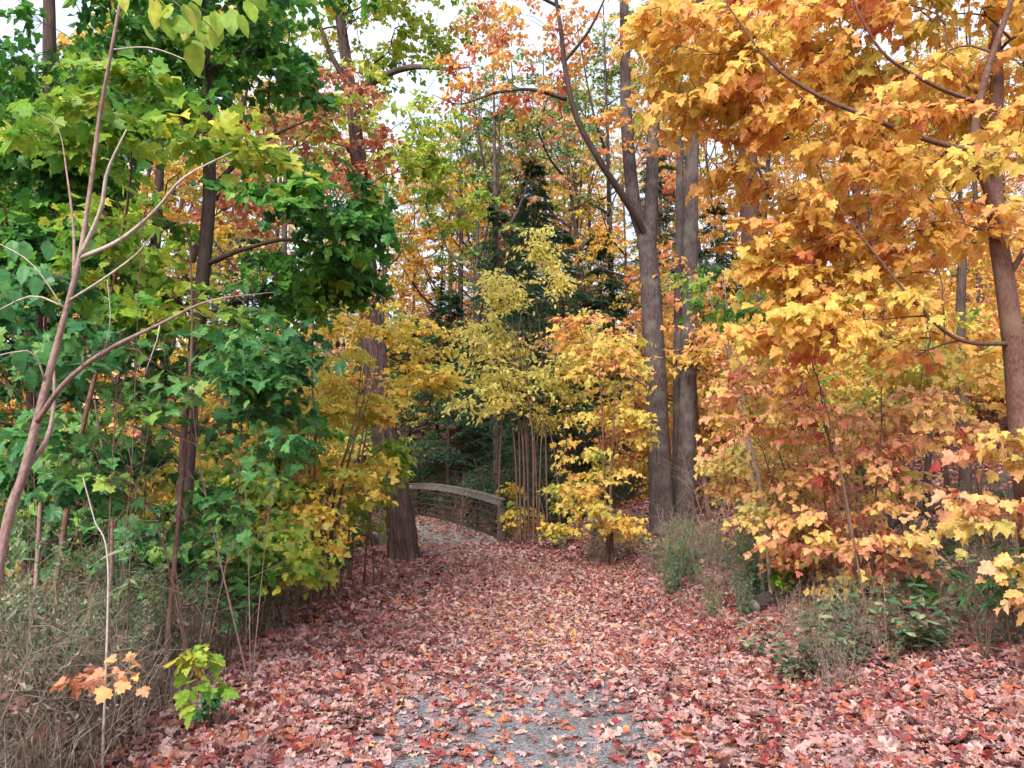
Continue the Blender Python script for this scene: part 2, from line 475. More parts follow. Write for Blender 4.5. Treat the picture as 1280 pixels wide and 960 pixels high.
OUT = {
    'maple_hi': (mirror([(0, 0.03), (.10, -.06), (.25, -.06), (.41, -.07), (.40, .06), (.47, .14), (.63, .18), (.55, .30), (.60, .47), (.46, .46), (.30, .50), (.29, .62), (.33, .75), (.16, .80), (0, 1.0)]), (0, .30)),
    'maple_mid': (mirror([(0, 0), (.38, -.07), (.40, .08), (.61, .18), (.57, .47), (.29, .49), (.30, .74), (0, 1.0)]), (0, .30)),
    'maple_lo': (mirror([(0, -.02), (.44, .0), (.58, .44), (.27, .50), (0, 1.0)]), (0, .3)),
    'ovate': (mirror([(0, 0), (.22, .16), (.30, .42), (.18, .76), (0, 1.0)]), (0, .42)),
    'ovate_lo': (mirror([(0, 0), (.28, .38), (0, 1.0)]), None),
    'lance': (mirror([(0, 0), (.085, .25), (.07, .65), (0, 1.0)]), None),
    'needle': (mirror([(0, 0), (.14, .3), (0, 1.0)]), None),
}
def template(kind, fold=0.2, droop=0.25, crumple=0.0, seed=0):
    o, c = OUT[kind]
    r = np.random.default_rng(seed)
    if c is None:
        V = o; n = len(o)
        h = n // 2
        Tn = []
        # strip across the leaf
        right = list(range(0, h + 1)); left = [0] + list(range(n - 1, h, -1)) + [h]
        for i in range(h):
            a, b, c_, d = right[i], right[i + 1], left[i + 1], left[i]
            if a != d: Tn.append([a, b, d])
            if b != c_: Tn.append([b, c_, d])
    else:
        V = np.vstack([o, [c]]); n = len(o); k = n
        Tn = [[k, i, (i + 1) % n] for i in range(n)]
    V = np.column_stack([V, np.zeros(len(V))])
    x, y = V[:, 0], V[:, 1]
    V[:, 2] = fold * np.abs(x) - droop * y * y - 0.3 * fold * x * x
    if crumple:
        V[:, 2] += r.normal(0, crumple, len(V)) + crumple * 2 * np.sin(x * 5 + r.uniform(0, 6)) * np.cos(y * 4 + r.uniform(0, 6))
        e = np.hypot(x, y - .35)
        V[:, 2] += crumple * 2.2 * e * r.uniform(-1, 1.6)
    return V, np.array(Tn)

def put_leaves(geo, pos, ydir, nrm, size, rnd, kind, crumple=0.0, variants=3, fold=0.2, droop=0.25, petiole=0.0):
    n = len(pos)
    if n == 0: return
    y = ydir / (np.linalg.norm(ydir, axis=1)[:, None] + 1e-9)
    z = nrm - y * np.sum(nrm * y, 1)[:, None]; z /= np.linalg.norm(z, axis=1)[:, None] + 1e-9
    x = np.cross(y, z)
    size = np.broadcast_to(size, n); rnd = np.clip(np.broadcast_to(rnd, n), 0, 1)
    var = rng.integers(0, variants, n)
    wide = rng.uniform(0.75, 1.12, n)
    for v in range(variants):
        m = var == v
        if not m.any(): continue
        TV, TT = template(kind, fold * (-0.5 + 0.7 * v), droop * (0.1 + 0.5 * v), crumple or (.03 if v % 2 else 0), seed=v + 11)
        s = size[m][:, None, None]
        W = pos[m][:, None, :] + s * (TV[None, :, 0:1] * wide[m][:, None, None] * x[m][:, None, :] + TV[None, :, 1:2] * y[m][:, None, :] + TV[None, :, 2:3] * z[m][:, None, :])
        k = len(TV); cnt = int(m.sum())
        Tn = (np.arange(cnt)[:, None, None] * k + TT[None]).reshape(-1, 3)
        geo.add(W.reshape(-1, 3), Tn, np.repeat(rnd[m], len(TT)))
    if petiole > 0:
        a = pos; b = pos - y * size[:, None] * petiole
        w = x * (size[:, None] * 0.012)
        V = np.stack([a - w, a + w, b], 1).reshape(-1, 3)
        geo.add(V, np.arange(3 * n).reshape(-1, 3), rnd)

def norm(v):
    return v / (np.linalg.norm(v, axis=-1, keepdims=True) + 1e-9)

def sprays(leafg, twigg, C, outd, twigs=5, pairs=4, length=0.5, size=0.11, kind='maple_mid', tone=0.5, tone_c=0.18, tone_l=0.14,
           flat=0.25, hang=0.45, spread=1.0, twig_r=0.003, petiole=0.5, crumple=0.0, face=None):
    """leafy twigs fanning out of every crown point C"""
    n = len(C)
    az = np.arctan2(outd[:, 1], outd[:, 0])[:, None] + rng.uniform(-1.9, 1.9, (n, twigs)) * spread
    el = rng.normal(0.0, flat, (n, twigs)) + 0.5 * outd[:, 2:3]
    D = np.stack([np.cos(az) * np.cos(el), np.sin(az) * np.cos(el), np.sin(el)], -1)
    L = length * rng.uniform(0.55, 1.15, (n, twigs))
    A = np.repeat(C[:, None, :], twigs, 1)
    sag = np.array([0, 0, -1.0])
    def at(t):
        return A + D * (L * t)[..., None] + sag * (L * 0.28 * t * t)[..., None]
    if twigg is not None:
        e = np.ones((n, twigs))
        thin_tubes(twigg, at(0 * e).reshape(-1, 3), at(0.5 * e).reshape(-1, 3), at(e).reshape(-1, 3), twig_r, twig_r * 0.4)
    ct = tone + rng.normal(0, tone_c, (n, 1))
    tt = ct + rng.normal(0, tone_c * 0.5, (n, twigs))
    side = norm(np.cross(D, np.array([0, 0, 1.0])))
    for p in range(pairs + 1):
        for sg in ((-1, 1) if p < pairs else (0,)):
            t = (0.22 + 0.78 * (p + rng.uniform(-.25, .25, (n, twigs)) + 0.5 * (sg > 0) * 0.3) / pairs)
            t = np.clip(t, 0.05, 1.0)
            q = at(t)
            o = norm(D * 0.55 + side * (sg * 0.9) + rng.normal(0, 0.28, D.shape) + sag * 0.1)
            sz = size * rng.uniform(0.5, 1.2, (n, twigs))
            q2 = q + o * (sz * petiole)[..., None]
            yd = norm(o + sag * hang * rng.uniform(0.2, 1.8, (n, twigs))[..., None] + rng.normal(0, 0.22, D.shape))
            nr = np.array([0, 0, 1.0]) + rng.normal(0, 0.46, D.shape)
            if face is not None:
                nr = nr + np.asarray(face)
            keep = rng.uniform(0, 1, (n, twigs)) < 0.92
            rn = tt + rng.normal(0, tone_l, (n, twigs))
            put_leaves(leafg, q2[keep], yd[keep], nr[keep], sz[keep], rn[keep], kind, crumple=crumple,
                       variants=5, petiole=petiole * 0.9 if kind in ('maple_hi', 'maple_mid') else 0)

def blob_points(center, radii, n, hollow=0.25, gap=0.35, seed=0):
    """uneven points through an ellipsoid: denser outwards, with gaps"""
    c = np.asarray(center, float); r = np.asarray(radii, float)
    out = []; tries = 0
    while len(out) < n:
        tries += 1
        u = rng.uniform(-1, 1, 3)
        d = np.linalg.norm(u)
        if d > 1 or d < hollow * rng.uniform(0, 1): continue
        w = c + u * r
        if tries < n * 6 and mnoise.noise(Vector(w * 0.55 + seed * 7.3)) < gap - 0.55: continue
        out.append(w)
    return np.array(out)

def grow(skel_pts, skel_rad, C, tip_r=0.006, up=0.15, horiz=0.4):
    """joins crown points C to the skeleton; returns a list of (points, r0, r1)"""
    nodes = [tuple(p) for p in skel_pts]; nr = list(skel_rad); owner = [-1] * len(nodes)
    SN = np.array(nodes)
    d0 = np.array([np.min(np.linalg.norm(SN - c, axis=1)) for c in C])
    order = np.argsort(d0)
    br = []
    cap_ = len(nodes) + len(C) * 4
    N = np.empty((cap_, 3)); N[:len(nodes)] = SN; cnt = len(nodes)
    parent_branch = []
    for ci in order:
        c = C[ci]
        dv = c - N[:cnt]
        h = np.linalg.norm(dv[:, :2], axis=1); dz = dv[:, 2]
        cost = np.linalg.norm(dv, axis=1) + 1.3 * np.maximum(0, horiz * h - dz)
        k = int(np.argmin(cost))
        a = N[k].copy(); L = np.linalg.norm(c - a)
        mid = (a + c) / 2 + np.array([0, 0, up * L]) + rng.normal(0, 0.07 * L, 3)
        t = np.linspace(0, 1, 5)[:, None]
        pts = (1 - t) ** 2 * a + 2 * t * (1 - t) * mid + t * t * c
        pts[1:-1] += rng.normal(0, 0.025 * L, (3, 3))
        b = len(br)
        br.append([pts, k, 1]); parent_branch.append(owner[k])
        for q in pts[1:]:
            N[cnt] = q; cnt += 1; owner.append(b)
    for b in range(len(br) - 1, -1, -1):
        if parent_branch[b] >= 0: br[parent_branch[b]][2] += br[b][2]
    out = []; rad0 = [0] * len(br)
    for b, (pts, k, c) in enumerate(br):
        lim = nr[k] * 0.7 if k < len(nr) else rad0[parent_branch[b]] * 0.85
        r0 = min(tip_r * (1 + c) ** 0.5, max(lim, tip_r * 0.9)); rad0[b] = r0
        out.append((pts, r0, max(tip_r * 0.6, r0 * 0.45)))
    return out

def make_tree(name, label, cat, base, trunks, blobs, leaf, bark, leafmat, group=None, limbs=(), tip_r=0.006, up=0.15, horiz=0.4,
              k=14, rough=0.08, ridges=0.0, flare=0.5, step=0.12, attach_from=0.25, crown_name='crown', seed=1, bk=5):
    """trunks/limbs: (points, radii) in world space; blobs: (centre, radii, count)"""
    base = np.asarray(base, float)
    root = thing(name, label, cat, base, group)
    sp, sr = [], []
    for ti, (pts, rad, *mt) in enumerate(list(trunks) + list(limbs)):
        ln = np.sum(np.linalg.norm(np.diff(np.asarray(pts), axis=0), axis=1))
        n = max(4, int(ln / step))
        p = smooth_path(pts, n); r = np.interp(np.linspace(0, 1, n), np.linspace(0, 1, len(rad)), rad)
        g = Geo()
        isT = ti < len(trunks)
        kk = k if isT else max(7, k // 2)
        tube(g, p, r, kk, rough=rough, flare=flare if isT else 0, seed=seed + ti, ridges=ridges if isT else 0)
        ob = g.build('trunk' if isT else 'limb', mt[0] if mt else bark, root if isT else first, base, smooth=True)
        if ti == 0: first = ob
        s0 = int(n * attach_from) if isT else 0
        m = slice(s0, n, max(1, int(0.25 / step)))
        sp.append(p[m]); sr.append(r[m])
    sp = np.concatenate(sp); sr = np.concatenate(sr)
    if blobs:
        C = np.concatenate([blob_points(c, r, n, seed=seed) for c, r, n in blobs])
        br = grow(sp, sr, C, tip_r, up, horiz)
        bg_ = Geo()
        for pts, r0, r1 in br:
            tube(bg_, pts, np.array([r0, r1]), bk if r0 > 0.012 else 3, cap=False)
        cen = sp.mean(0)
        lg = Geo()
        dirs = C - np.array([cen[0], cen[1], 0])
        outd = norm(np.column_stack([dirs[:, :2], np.zeros(len(C))]))
        sprays(lg, bg_, C, outd, **leaf)
        bg_.build('branches', bark, root, base, smooth=True)
        lg.build(crown_name, leafmat, root, base)
    return root

def conifer(name, label, base, h, r, mat, group=None, branches=90, seed=0, droop=0.35, bare=0.12, lean=(0, 0), trunk_r=0.16, dense=12, cat='hemlock tree', nl=0.22):
    base = np.asarray(base, float)
    root = thing(name, label, cat, base, group)
    pts = np.array([base + [0, 0, -0.3], base + [lean[0] * .3, lean[1] * .3, h * .4], base + [lean[0], lean[1], h]])
    p = smooth_path(pts, 14)
    g = Geo(); tube(g, p, np.array([trunk_r, trunk_r * .6, 0.015]), 9, rough=0.08, flare=0.4, seed=seed)
    g.build('trunk', M['bark_dark'], root, base, smooth=True)
    bgo, lg = Geo(), Geo()
    t = np.sort(rng.uniform(bare, 0.99, branches))
    az = rng.uniform(0, 6.283, branches)
    prof = np.sin(np.clip((1 - t) * 1.35 + 0.12, 0, 1.45)) * (0.65 + 0.5 * rng.uniform(0, 1, branches))
    Lb = r * prof
    O = np.array([np.interp(t, np.linspace(0, 1, len(p)), p[:, i]) for i in range(3)]).T
    D = np.stack([np.cos(az), np.sin(az), rng.normal(0.12, 0.1, branches)], -1)
    def bp(s):
        return O + D * (Lb * s)[:, None] + np.array([0, 0, -1.0]) * (Lb * droop * s * s)[:, None]
    e = np.ones(branches)
    thin_tubes(bgo, bp(0 * e), bp(.5 * e), bp(.97 * e), 0.022 * np.clip(Lb / 2, .3, 1.2), 0.005)
    side = norm(np.cross(D, np.array([0, 0, 1.0])))
    tone_b = 0.5 + rng.normal(0, 0.15, branches)
    for i in range(dense):
        s = (0.2 + 0.8 * (i + rng.uniform(0, 1, branches)) / dense)
        for sg in (-1, 1):
            q = bp(s)
            l2 = Lb * 0.36 * (1.15 - s) * rng.uniform(0.6, 1.3, branches) + 0.12
            d2 = norm(D * 0.75 + side * sg * rng.uniform(.6, 1.1, (branches, 1)) + np.array([0, 0, -0.22]) + rng.normal(0, .12, D.shape))
            nn = 5
            for j in range(nn):
                u = (j + rng.uniform(0, 1, branches)) / nn
                c = q + d2 * (l2 * u)[:, None] - np.array([0, 0, 1.0]) * (l2 * 0.25 * u * u)[:, None]
                s3 = norm(np.cross(d2, np.array([0, 0, 1.0])))
                yd = norm(d2 * 0.8 + s3 * rng.uniform(-1, 1, (branches, 1)) + np.array([0, 0, -0.15]) + rng.normal(0, .15, D.shape))
                put_leaves(lg, c, yd, np.array([0, 0, 1.0]) + rng.normal(0, .35, D.shape), nl * rng.uniform(.6, 1.3, branches), tone_b + rng.normal(0, .18, branches), 'needle', variants=2)
    bgo.build('branches', M['bark_dark'], root, base, smooth=True)
    lg.build('crown', mat, root, base)
    return root

# ================================================================== THE SETTING
def grid_mesh(name, xs, ys, zf, mat, kind='structure'):
    X, Y = np.meshgrid(xs, ys); Z = zf(X, Y)
    V = np.stack([X, Y, Z], -1).reshape(-1, 3)
    nx, ny = len(xs), len(ys)
    i = np.arange(ny - 1)[:, None] * nx; j = np.arange(nx - 1)[None, :]
    a = i + j
    Tn = np.stack([np.stack([a, a + 1, a + nx + 1], -1).reshape(-1, 3), np.stack([a, a + nx + 1, a + nx], -1).reshape(-1, 3)], 1).reshape(-1, 3)
    g = Geo(); g.add(V, Tn)
    return tag(g.build(name, mat, smooth=True), kind=kind)

def spaced(a, b, fine0, fine1, step, grow_=1.09):
    out = list(np.arange(fine0, fine1 + 1e-6, step))
    s = step; v = fine1
    while v < b:
        s *= grow_; v += s; out.append(v)
    s = step; v = fine0
    while v > a:
        s *= grow_; v -= s; out.insert(0, v)
    return np.array(out)

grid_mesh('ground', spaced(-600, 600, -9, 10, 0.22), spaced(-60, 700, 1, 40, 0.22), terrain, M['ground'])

# stone dust path up to the bridge
ys = np.arange(-4, 22.4, 0.25); g = Geo()
us = np.linspace(-1, 1, 13)
Vp = []
for y in ys:
    c = float(xc(y)); w = 1.55 + 0.12 * math.sin(y * 1.9) + 0.06 * math.sin(y * 4.7)
    ang = math.atan2(float(xc(y + .3) - xc(y - .3)), 0.6)
    for u in us:
        x = c + u * w * math.cos(ang); yy = y - u * w * math.sin(ang)
        Vp.append([x, yy, T(x, yy) + 0.014 + 0.02 * (1 - u * u)])
nx = len(us); ii = np.arange(len(ys) - 1)[:, None] * nx; jj = np.arange(nx - 1)[None, :]; a = ii + jj
Tn = np.stack([np.stack([a, a + 1, a + nx + 1], -1).reshape(-1, 3), np.stack([a, a + nx + 1, a + nx], -1).reshape(-1, 3)], 1).reshape(-1, 3)
g.add(Vp, Tn); tag(g.build('path', M['gravel'], smooth=True), kind='structure')

# creek water at the bottom of the ravine
g = Geo()
Bc = BR0 + BRD * 7.2
Vw = []
for q in np.linspace(-40, 40, 41):
    for s in (-1.2, 1.2):
        p = Bc + BRN * q + BRD * (s + 0.3 * math.sin(q * .5))
        Vw.append([p[0], p[1], min(T(*(Bc + BRN * q)) + 0.18, -1.5)])
Tn = []
for i in range(40):
    a = 2 * i; Tn += [[a, a + 1, a + 3], [a, a + 3, a + 2]]
g.add(Vw, Tn); tag(g.build('creek_water', M['creek'], smooth=True), kind='structure')

# ================================================================== THE BRIDGE
def box_between(geo, a, b, w, h, up=(0, 0, 1)):
    a = np.asarray(a, float); b = np.asarray(b, float)
    d = b - a; L = np.linalg.norm(d); d /= L
    s = np.cross(d, up); s /= np.linalg.norm(s) + 1e-9
    u = np.cross(s, d)
    V = []
    for p in (a, b):
        for sx, sz in ((-1, -1), (1, -1), (1, 1), (-1, 1)):
            V.append(p + s * sx * w / 2 + u * sz * h / 2)
    Tn = []
    for q in ((0, 1, 2, 3), (7, 6, 5, 4), (0, 4, 5, 1), (1, 5, 6, 2), (2, 6, 7, 3), (3, 7, 4, 0)):
        Tn += [[q[0], q[2], q[1]], [q[0], q[3], q[2]]]
    geo.add(V, Tn)

def deck_z(t):
    return 0.03 + 0.42 * (1 - (2 * t - 1) ** 2)

def bp_(t, off, dz):
    p = BR0 + BRD * (BRL * t) + BRN * off
    return np.array([p[0], p[1], deck_z(t) + dz])

bridge = thing('footbridge', 'arched footbridge with dark steel side rails and weathered grey wooden handrails', 'footbridge', bp_(0, 0, 0))
bb = bp_(0, 0, 0)
g = Geo()
nb = 92
for i in range(nb):
    t0, t1 = i / nb, (i + 0.93) / nb
    tm = (t0 + t1) / 2
    a = bp_(tm, -BRW + .08, 0.0); b = bp_(tm, BRW - .08, 0.0)
    box_between(g, a, b, BRL / nb * 0.93, 0.05)
g.build('deck', M['deck_wood'], bridge, bb)
NP = 8
for sg in (-1, 1):
    off = BRW * sg
    side = Geo()
    # top chord and five arched horizontal rails
    N_ = 30
    hs = [0.08, 0.27, 0.46, 0.66, 0.86, 1.06]
    for h in hs:
        for i in range(N_):
            box_between(side, bp_(i / N_, off, h), bp_((i + 1.02) / N_, off, h), 0.045, 0.045 if h > .1 else 0.09)
    railing = side.build('railing', M['rail_steel'], bridge, bb)
    for i in range(1, NP):
        pg = Geo(); t = i / NP
        box_between(pg, bp_(t, off + .045 * sg, -0.35), bp_(t, off + .045 * sg, 1.12), 0.07, 0.07, up=(BRD[0], BRD[1], 0))
        pg.build('upright', M['rust_steel'], railing, bb)
    for i in range(NP):
        pg = Geo()
        t0, t1 = i / NP, (i + 1) / NP
        if i % 2: t0, t1 = t1, t0
        box_between(pg, bp_(t0, off + .1 * sg, -0.28), bp_(t1, off + .1 * sg, 1.04), 0.04, 0.04)
        pg.build('brace', M['rust_steel'], railing, bb)
    hg = Geo()
    for i in range(N_):
        e0, e1 = (-.01 if i == 0 else 0), (.012 if i == N_ - 1 else 0.001)
        box_between(hg, bp_(i / N_ + e0, off - .03 * sg, 1.16), bp_((i + 1) / N_ + e1, off - .03 * sg, 1.16), 0.17, 0.05)
        box_between(hg, bp_(i / N_ + e0, off - .075 * sg, 1.075), bp_((i + 1) / N_ + e1, off - .085 * sg, 1.05), 0.04, 0.17)
    hg.build('handrail', M['rail_wood'], railing, bb)
    for t in (0.0, 1.0):
        eg = Geo()
        box_between(eg, bp_(t, off - .02 * sg, -0.5), bp_(t, off - .02 * sg, 1.13), 0.13, 0.13, up=(BRD[0], BRD[1], 0))
        eg.build('end_post', M['post_wood'], railing, bb)
    bg_ = Geo()
    for i in range(N_):
        box_between(bg_, bp_(i / N_, off * .86, -0.22), bp_((i + 1) / N_, off * .86, -0.22), 0.2, 0.3)
    bg_.build('girder', M['rust_steel'], bridge, bb)

# ================================================================== HERO TREES
def L(px_list):
    return np.array([P(*q) for q in px_list])

def ground_at(px, y):
    p = P(px, 600, y)
    return on_ground(p[0], y)

# big leaning tree beside the path, left of the bridge
y0 = 17.2
tb = ground_at(508, y0)
pts = np.vstack([tb - [0, 0, .15], L([(499, 640, y0), (484, 560, y0 + .1), (470, 470, y0 + .3), (459, 330, y0 + .6), (448, 200, y0 + .9), (436, 100, y0 + 1.1), (420, -20, y0 + 1.4), (408, -150, y0 + 1.6)])])
make_tree('leaning_tree', 'thick leaning tree with dark ridged bark beside the path in front of the bridge', 'tree', tb,
          [(pts, [.31, .285, .25, .21, .17, .15, .12, .10, .06])],
          [(P(440, 10, y0 + 1), (2.8, 2.6, 1.7), 70), (P(470, 150, y0), (2.0, 2.2, 1.5), 44), (P(500, 30, y0 + 2), (1.4, 1.5, 1.0), 22), (P(530, 240, y0 - .5), (1.3, 1.6, .9), 16), (P(470, -130, y0 + 1), (4, 3, 2.2), 60)],
          dict(twigs=5, pairs=3, length=.55, size=.15, kind='maple_lo', tone=.45, tone_c=.16), M['bark_ridged'], M['leaf_lime'],
          limbs=[(L([(444, 120, y0 + 1), (480, 95, y0 + .6), (515, 84, y0 + .2), (560, 86, y0), (590, 84, y0)]), [.085, .075, .07, .045, .01]),
                 (L([(438, 110, y0 + 1), (410, 60, y0 + 1.4), (380, -30, y0 + 2)]), [.08, .05, .03])],
          k=64, rough=.10, ridges=.13, flare=.3, step=.06, seed=3)

# double stemmed tree to the right of the path
y1 = 17.8
b1 = ground_at(840, y1)
A = L([(829, 668, y1), (824, 560, y1), (818, 440, y1), (811, 330, y1), (806, 285, y1)])
A2 = L([(811, 330, y1), (814, 250, y1), (817, 160, y1 + .1), (822, 60, y1 + .2), (828, -80, y1 + .3)])
A3 = L([(807, 300, y1), (792, 250, y1 - .1), (783, 150, y1 - .2), (781, 50, y1 - .2), (778, -90, y1 - .3)])
Bt = L([(855, 668, y1 + .1), (858, 560, y1 + .1), (861, 430, y1 + .1), (863, 300, y1 + .2), (865, 200, y1 + .3), (872, 60, y1 + .4), (882, -80, y1 + .5)])
Ct = L([(846, 666, y1 + .45), (847, 540, y1 + .5), (848, 380, y1 + .6), (850, 200, y1 + .8), (848, 50, y1 + 1), (845, -60, y1 + 1)])
black = L([(816, 318, y1 + .02), (806, 292, y1 - .12), (782, 250, y1 - .7), (752, 205, y1 - 1.2), (722, 150, y1 - 1.6), (708, 95, y1 - 1.8), (702, 45, y1 - 1.9), (694, -10, y1 - 1.9), (688, -80, y1 - 2)])
make_tree('twin_trunk_maple', 'tall tree of two straight grey trunks joined at the base right of the path', 'tree', b1,
          [(A, [.28, .25, .235, .235, .19]), (Bt, [.22, .195, .18, .165, .15, .12, .09]), (Ct, [.12, .11, .10, .09, .06, .04])],
          [(P(700, 40, y1 - 1), (1.7, 1.6, 1.2), 34), (P(870, 30, y1), (2.0, 1.8, 1.5), 46), (P(800, 170, y1 - 1.5), (1.0, 1.0, 1.0), 14), (P(640, 100, y1 - 1.5), (1.5, 1.2, .9), 22), (P(620, 10, y1 + 1), (1.2, 1.2, .8), 16), (P(800, -120, y1), (4.5, 3, 1.8), 60)],
          dict(twigs=4, pairs=3, length=.5, size=.13, kind='maple_lo', tone=.3, tone_c=.22), M['bark_grey'], M['maple_yellow'],
          limbs=[(A2, [.17, .15, .13, .105, .08]), (A3, [.16, .15, .125, .105, .08]), (black, [.07, .085, .078, .068, .06, .052, .045, .036, .025], M['bark_dark']),
                 (L([(708, 124, y1 - 1.7), (665, 112, y1 - 2), (620, 116, y1 - 2.2), (575, 130, y1 - 2.2), (540, 118, y1 - 2.2)]), [.05, .035, .028, .018, .006], M['bark_dark']),
                 (L([(703, 80, y1 - 1.8), (735, 40, y1 - 2.2), (760, -10, y1 - 2.6)]), [.04, .03, .015], M['bark_dark']),
                 (L([(702, 10, y1 - 1.8), (660, -10, y1 - 2), (600, -30, y1 - 2.2)]), [.04, .03, .015])],
          k=34, rough=.07, ridges=.035, flare=.16, step=.08, seed=9)

# dark red trunk behind, right
y2 = 25.0
b2 = ground_at(944, y2)
make_tree('straight_trunk_tree', 'straight reddish brown trunk rising behind the yellow maple leaves right of the twin trunks', 'tree', b2,
          [(np.vstack([b2 - [0, 0, .2], L([(942, 420, y2), (938, 300, y2), (934, 150, y2), (926, 0, y2), (920, -150, y2)])]), [.34, .31, .29, .27, .22, .18])],
          [(P(900, 40, y2), (2.6, 2, 1.8), 60), (P(980, -60, y2), (3, 2, 2), 40), (P(870, 200, y2 + 1), (1.2, 1.4, 1.6), 14)],
          dict(twigs=5, pairs=3, length=.7, size=.2, kind='maple_lo', tone=.12, tone_c=.14), M['bark_red'], M['maple_yellow'],
          k=22, rough=.08, ridges=.03, flare=.3, step=.15, seed=12)

# green maple, left
y3 = 9.2
b3 = ground_at(226, y3)
make_tree('green_maple', 'slender maple with dense dark green leaves filling the upper left', 'maple tree', b3,
          [(np.vstack([b3 - [0, 0, .15], L([(232, 600, y3), (240, 480, y3), (250, 380, y3), (258, 300, y3), (262, 220, y3), (258, 100, y3 + .1), (252, 0, y3 + .1), (246, -120, y3 + .2)])]), [.10, .095, .09, .085, .08, .075, .06, .045, .03])],
          [(P(120, 60, 9), (1.5, 1.6, .9), 52), (P(310, 70, 9.5), (1.1, 1.6, .9), 40), (P(60, 260, 9), (1.1, 1.5, 1.0), 40),
           (P(220, 210, 8.8), (1.3, 1.2, .8), 34), (P(370, 290, 9.2), (1.05, 1.3, .75), 44), (P(200, 350, 9), (1.5, 1.3, .6), 44), (P(410, 350, 9.5), (.65, .9, .4), 16),
           (P(200, -90, 9), (3.0, 2, .9), 40), (P(20, 420, 9.5), (.9, 1.3, .6), 18)],
          dict(twigs=6, pairs=3, length=.42, size=.125, kind='maple_mid', tone=.36, tone_c=.16, tone_l=.10, hang=.35), M['bark_dark'], M['maple_green'],
          limbs=[(L([(256, 190, y3), (215, 130, 8.6), (160, 90, 8.2), (110, 70, 8)]), [.04, .03, .02, .01]),
                 (L([(261, 240, y3), (300, 200, 9), (340, 170, 9), (385, 150, 8.9)]), [.04, .03, .02, .01]),
                 (L([(258, 330, y3), (310, 310, 9), (370, 300, 8.8), (430, 330, 8.8)]), [.035, .025, .02, .01])],
          k=14, rough=.07, flare=.25, seed=5)

# understory green maple sprays in front of it, left
y4 = 6.2
b4 = ground_at(216, y4)
make_tree('maple_sapling', 'young thin maple with cool green leaves below the dark green maple', 'maple sapling', b4,
          [(np.vstack([b4 - [0, 0, .1], L([(222, 660, y4), (232, 540, y4), (240, 420, y4), (238, 320, y4), (232, 290, y4)])]), [.022, .02, .018, .014, .009, .005])],
          [(P(210, 460, 6), (.85, .9, .38), 26), (P(300, 520, 6.2), (.5, .7, .35), 12), (P(150, 560, 6), (.6, .7, .3), 12), (P(310, 430, 6.4), (.6, .7, .35), 14), (P(100, 420, 6), (.6, .6, .5), 14), (P(250, 630, 6), (.6, .6, .22), 6)],
          dict(twigs=5, pairs=2, length=.34, size=.115, kind='maple_hi', tone=.45, tone_c=.16, tone_l=.1, hang=.25), M['twig_brown'], M['green_cool'],
          k=10, rough=.05, flare=.2, tip_r=.003, step=.08, seed=6)
y4 = 7.4
b4 = ground_at(70, y4)
make_tree('maple_sapling', 'bright green maple sapling with large upturned leaves behind the leaning pink stem', 'maple sapling', b4,
          [(np.vstack([b4 - [0, 0, .1], L([(90, 600, y4), (130, 420, y4), (160, 250, y4 - .6), (165, 160, 6)])]), [.03, .026, .022, .016, .005])],
          [(P(165, 140, 5.6), (.45, .5, .3), 9), (P(250, 180, 5.6), (.4, .5, .2), 7), (P(110, 180, 6), (.4, .4, .25), 6), (P(90, 300, 7), (.7, .7, .5), 16), (P(240, 400, 6.6), (.6, .7, .3), 10)],
          dict(twigs=5, pairs=2, length=.34, size=.13, kind='maple_hi', tone=.78, tone_c=.10, tone_l=.08, hang=.2), M['twig_brown'], M['maple_green'],
          k=10, rough=.05, flare=.2, tip_r=.003, step=.08, seed=7)

# leaning bare pink sapling in front, left
y5 = 3.5
b5 = ground_at(-28, y5)
rt = thing('leaning_sapling', 'thin leaning pinkish sapling with bare pale branches at the left edge', 'sapling', b5)
def stem_part(nm, pix, rad, mat, root, base, k=10, step=.05):
    p = L(pix) if isinstance(pix[0], tuple) else pix
    ln = np.sum(np.linalg.norm(np.diff(p, axis=0), axis=1)); n = max(4, int(ln / step))
    g = Geo(); tube(g, smooth_path(p, n), np.interp(np.linspace(0, 1, n), np.linspace(0, 1, len(rad)), rad), k, rough=.12, seed=len(pix))
    return g.build(nm, mat, root, base, smooth=True)
stem_part('trunk', np.vstack([b5 - [0, 0, .1], L([(2, 690, y5), (30, 590, y5), (58, 480, y5), (82, 390, y5), (100, 318, y5), (112, 240, y5), (124, 150, y5), (138, 70, y5 - .1), (152, -10, y5 - .1), (162, -80, y5 - .2)])]), [.031, .028, .025, .022, .019, .0165, .012, .010, .009, .007, .005], M['twig_pink'], rt, b5, 12)
stem_part('limb', [(100, 322, y5), (126, 262, y5 - .1), (134, 215, y5 - .15), (158, 162, y5 - .2)], [.011, .009, .007, .003], M['twig_pale'], rt, b5)
stem_part('limb', [(101, 322, y5), (150, 300, y5 - .1), (195, 262, y5 - .2), (230, 222, y5 - .3), (290, 190, y5 - .3)], [.010, .009, .007, .005, .002], M['twig_pale'], rt, b5)
stem_part('limb', [(46, 528, y5), (80, 480, y5 - .2), (130, 440, y5 - .3), (200, 405, y5 - .4), (262, 376, y5 - .4), (345, 365, y5 - .4)], [.013, .011, .010, .007, .004, .001], M['twig_pink'], rt, b5)
stem_part('limb', [(86, 376, y5), (130, 348, y5 - .1), (170, 318, y5 - .1), (192, 292, y5 - .1)], [.006, .005, .004, .0015], M['twig_pale'], rt, b5)
stem_part('limb', [(92, 350, y5), (92, 290, y5 + .2), (84, 220, y5 + .3), (72, 160, y5 + .4), (40, 138, y5 + .4)], [.008, .006, .005, .003, .0015], M['twig_pink'], rt, b5)
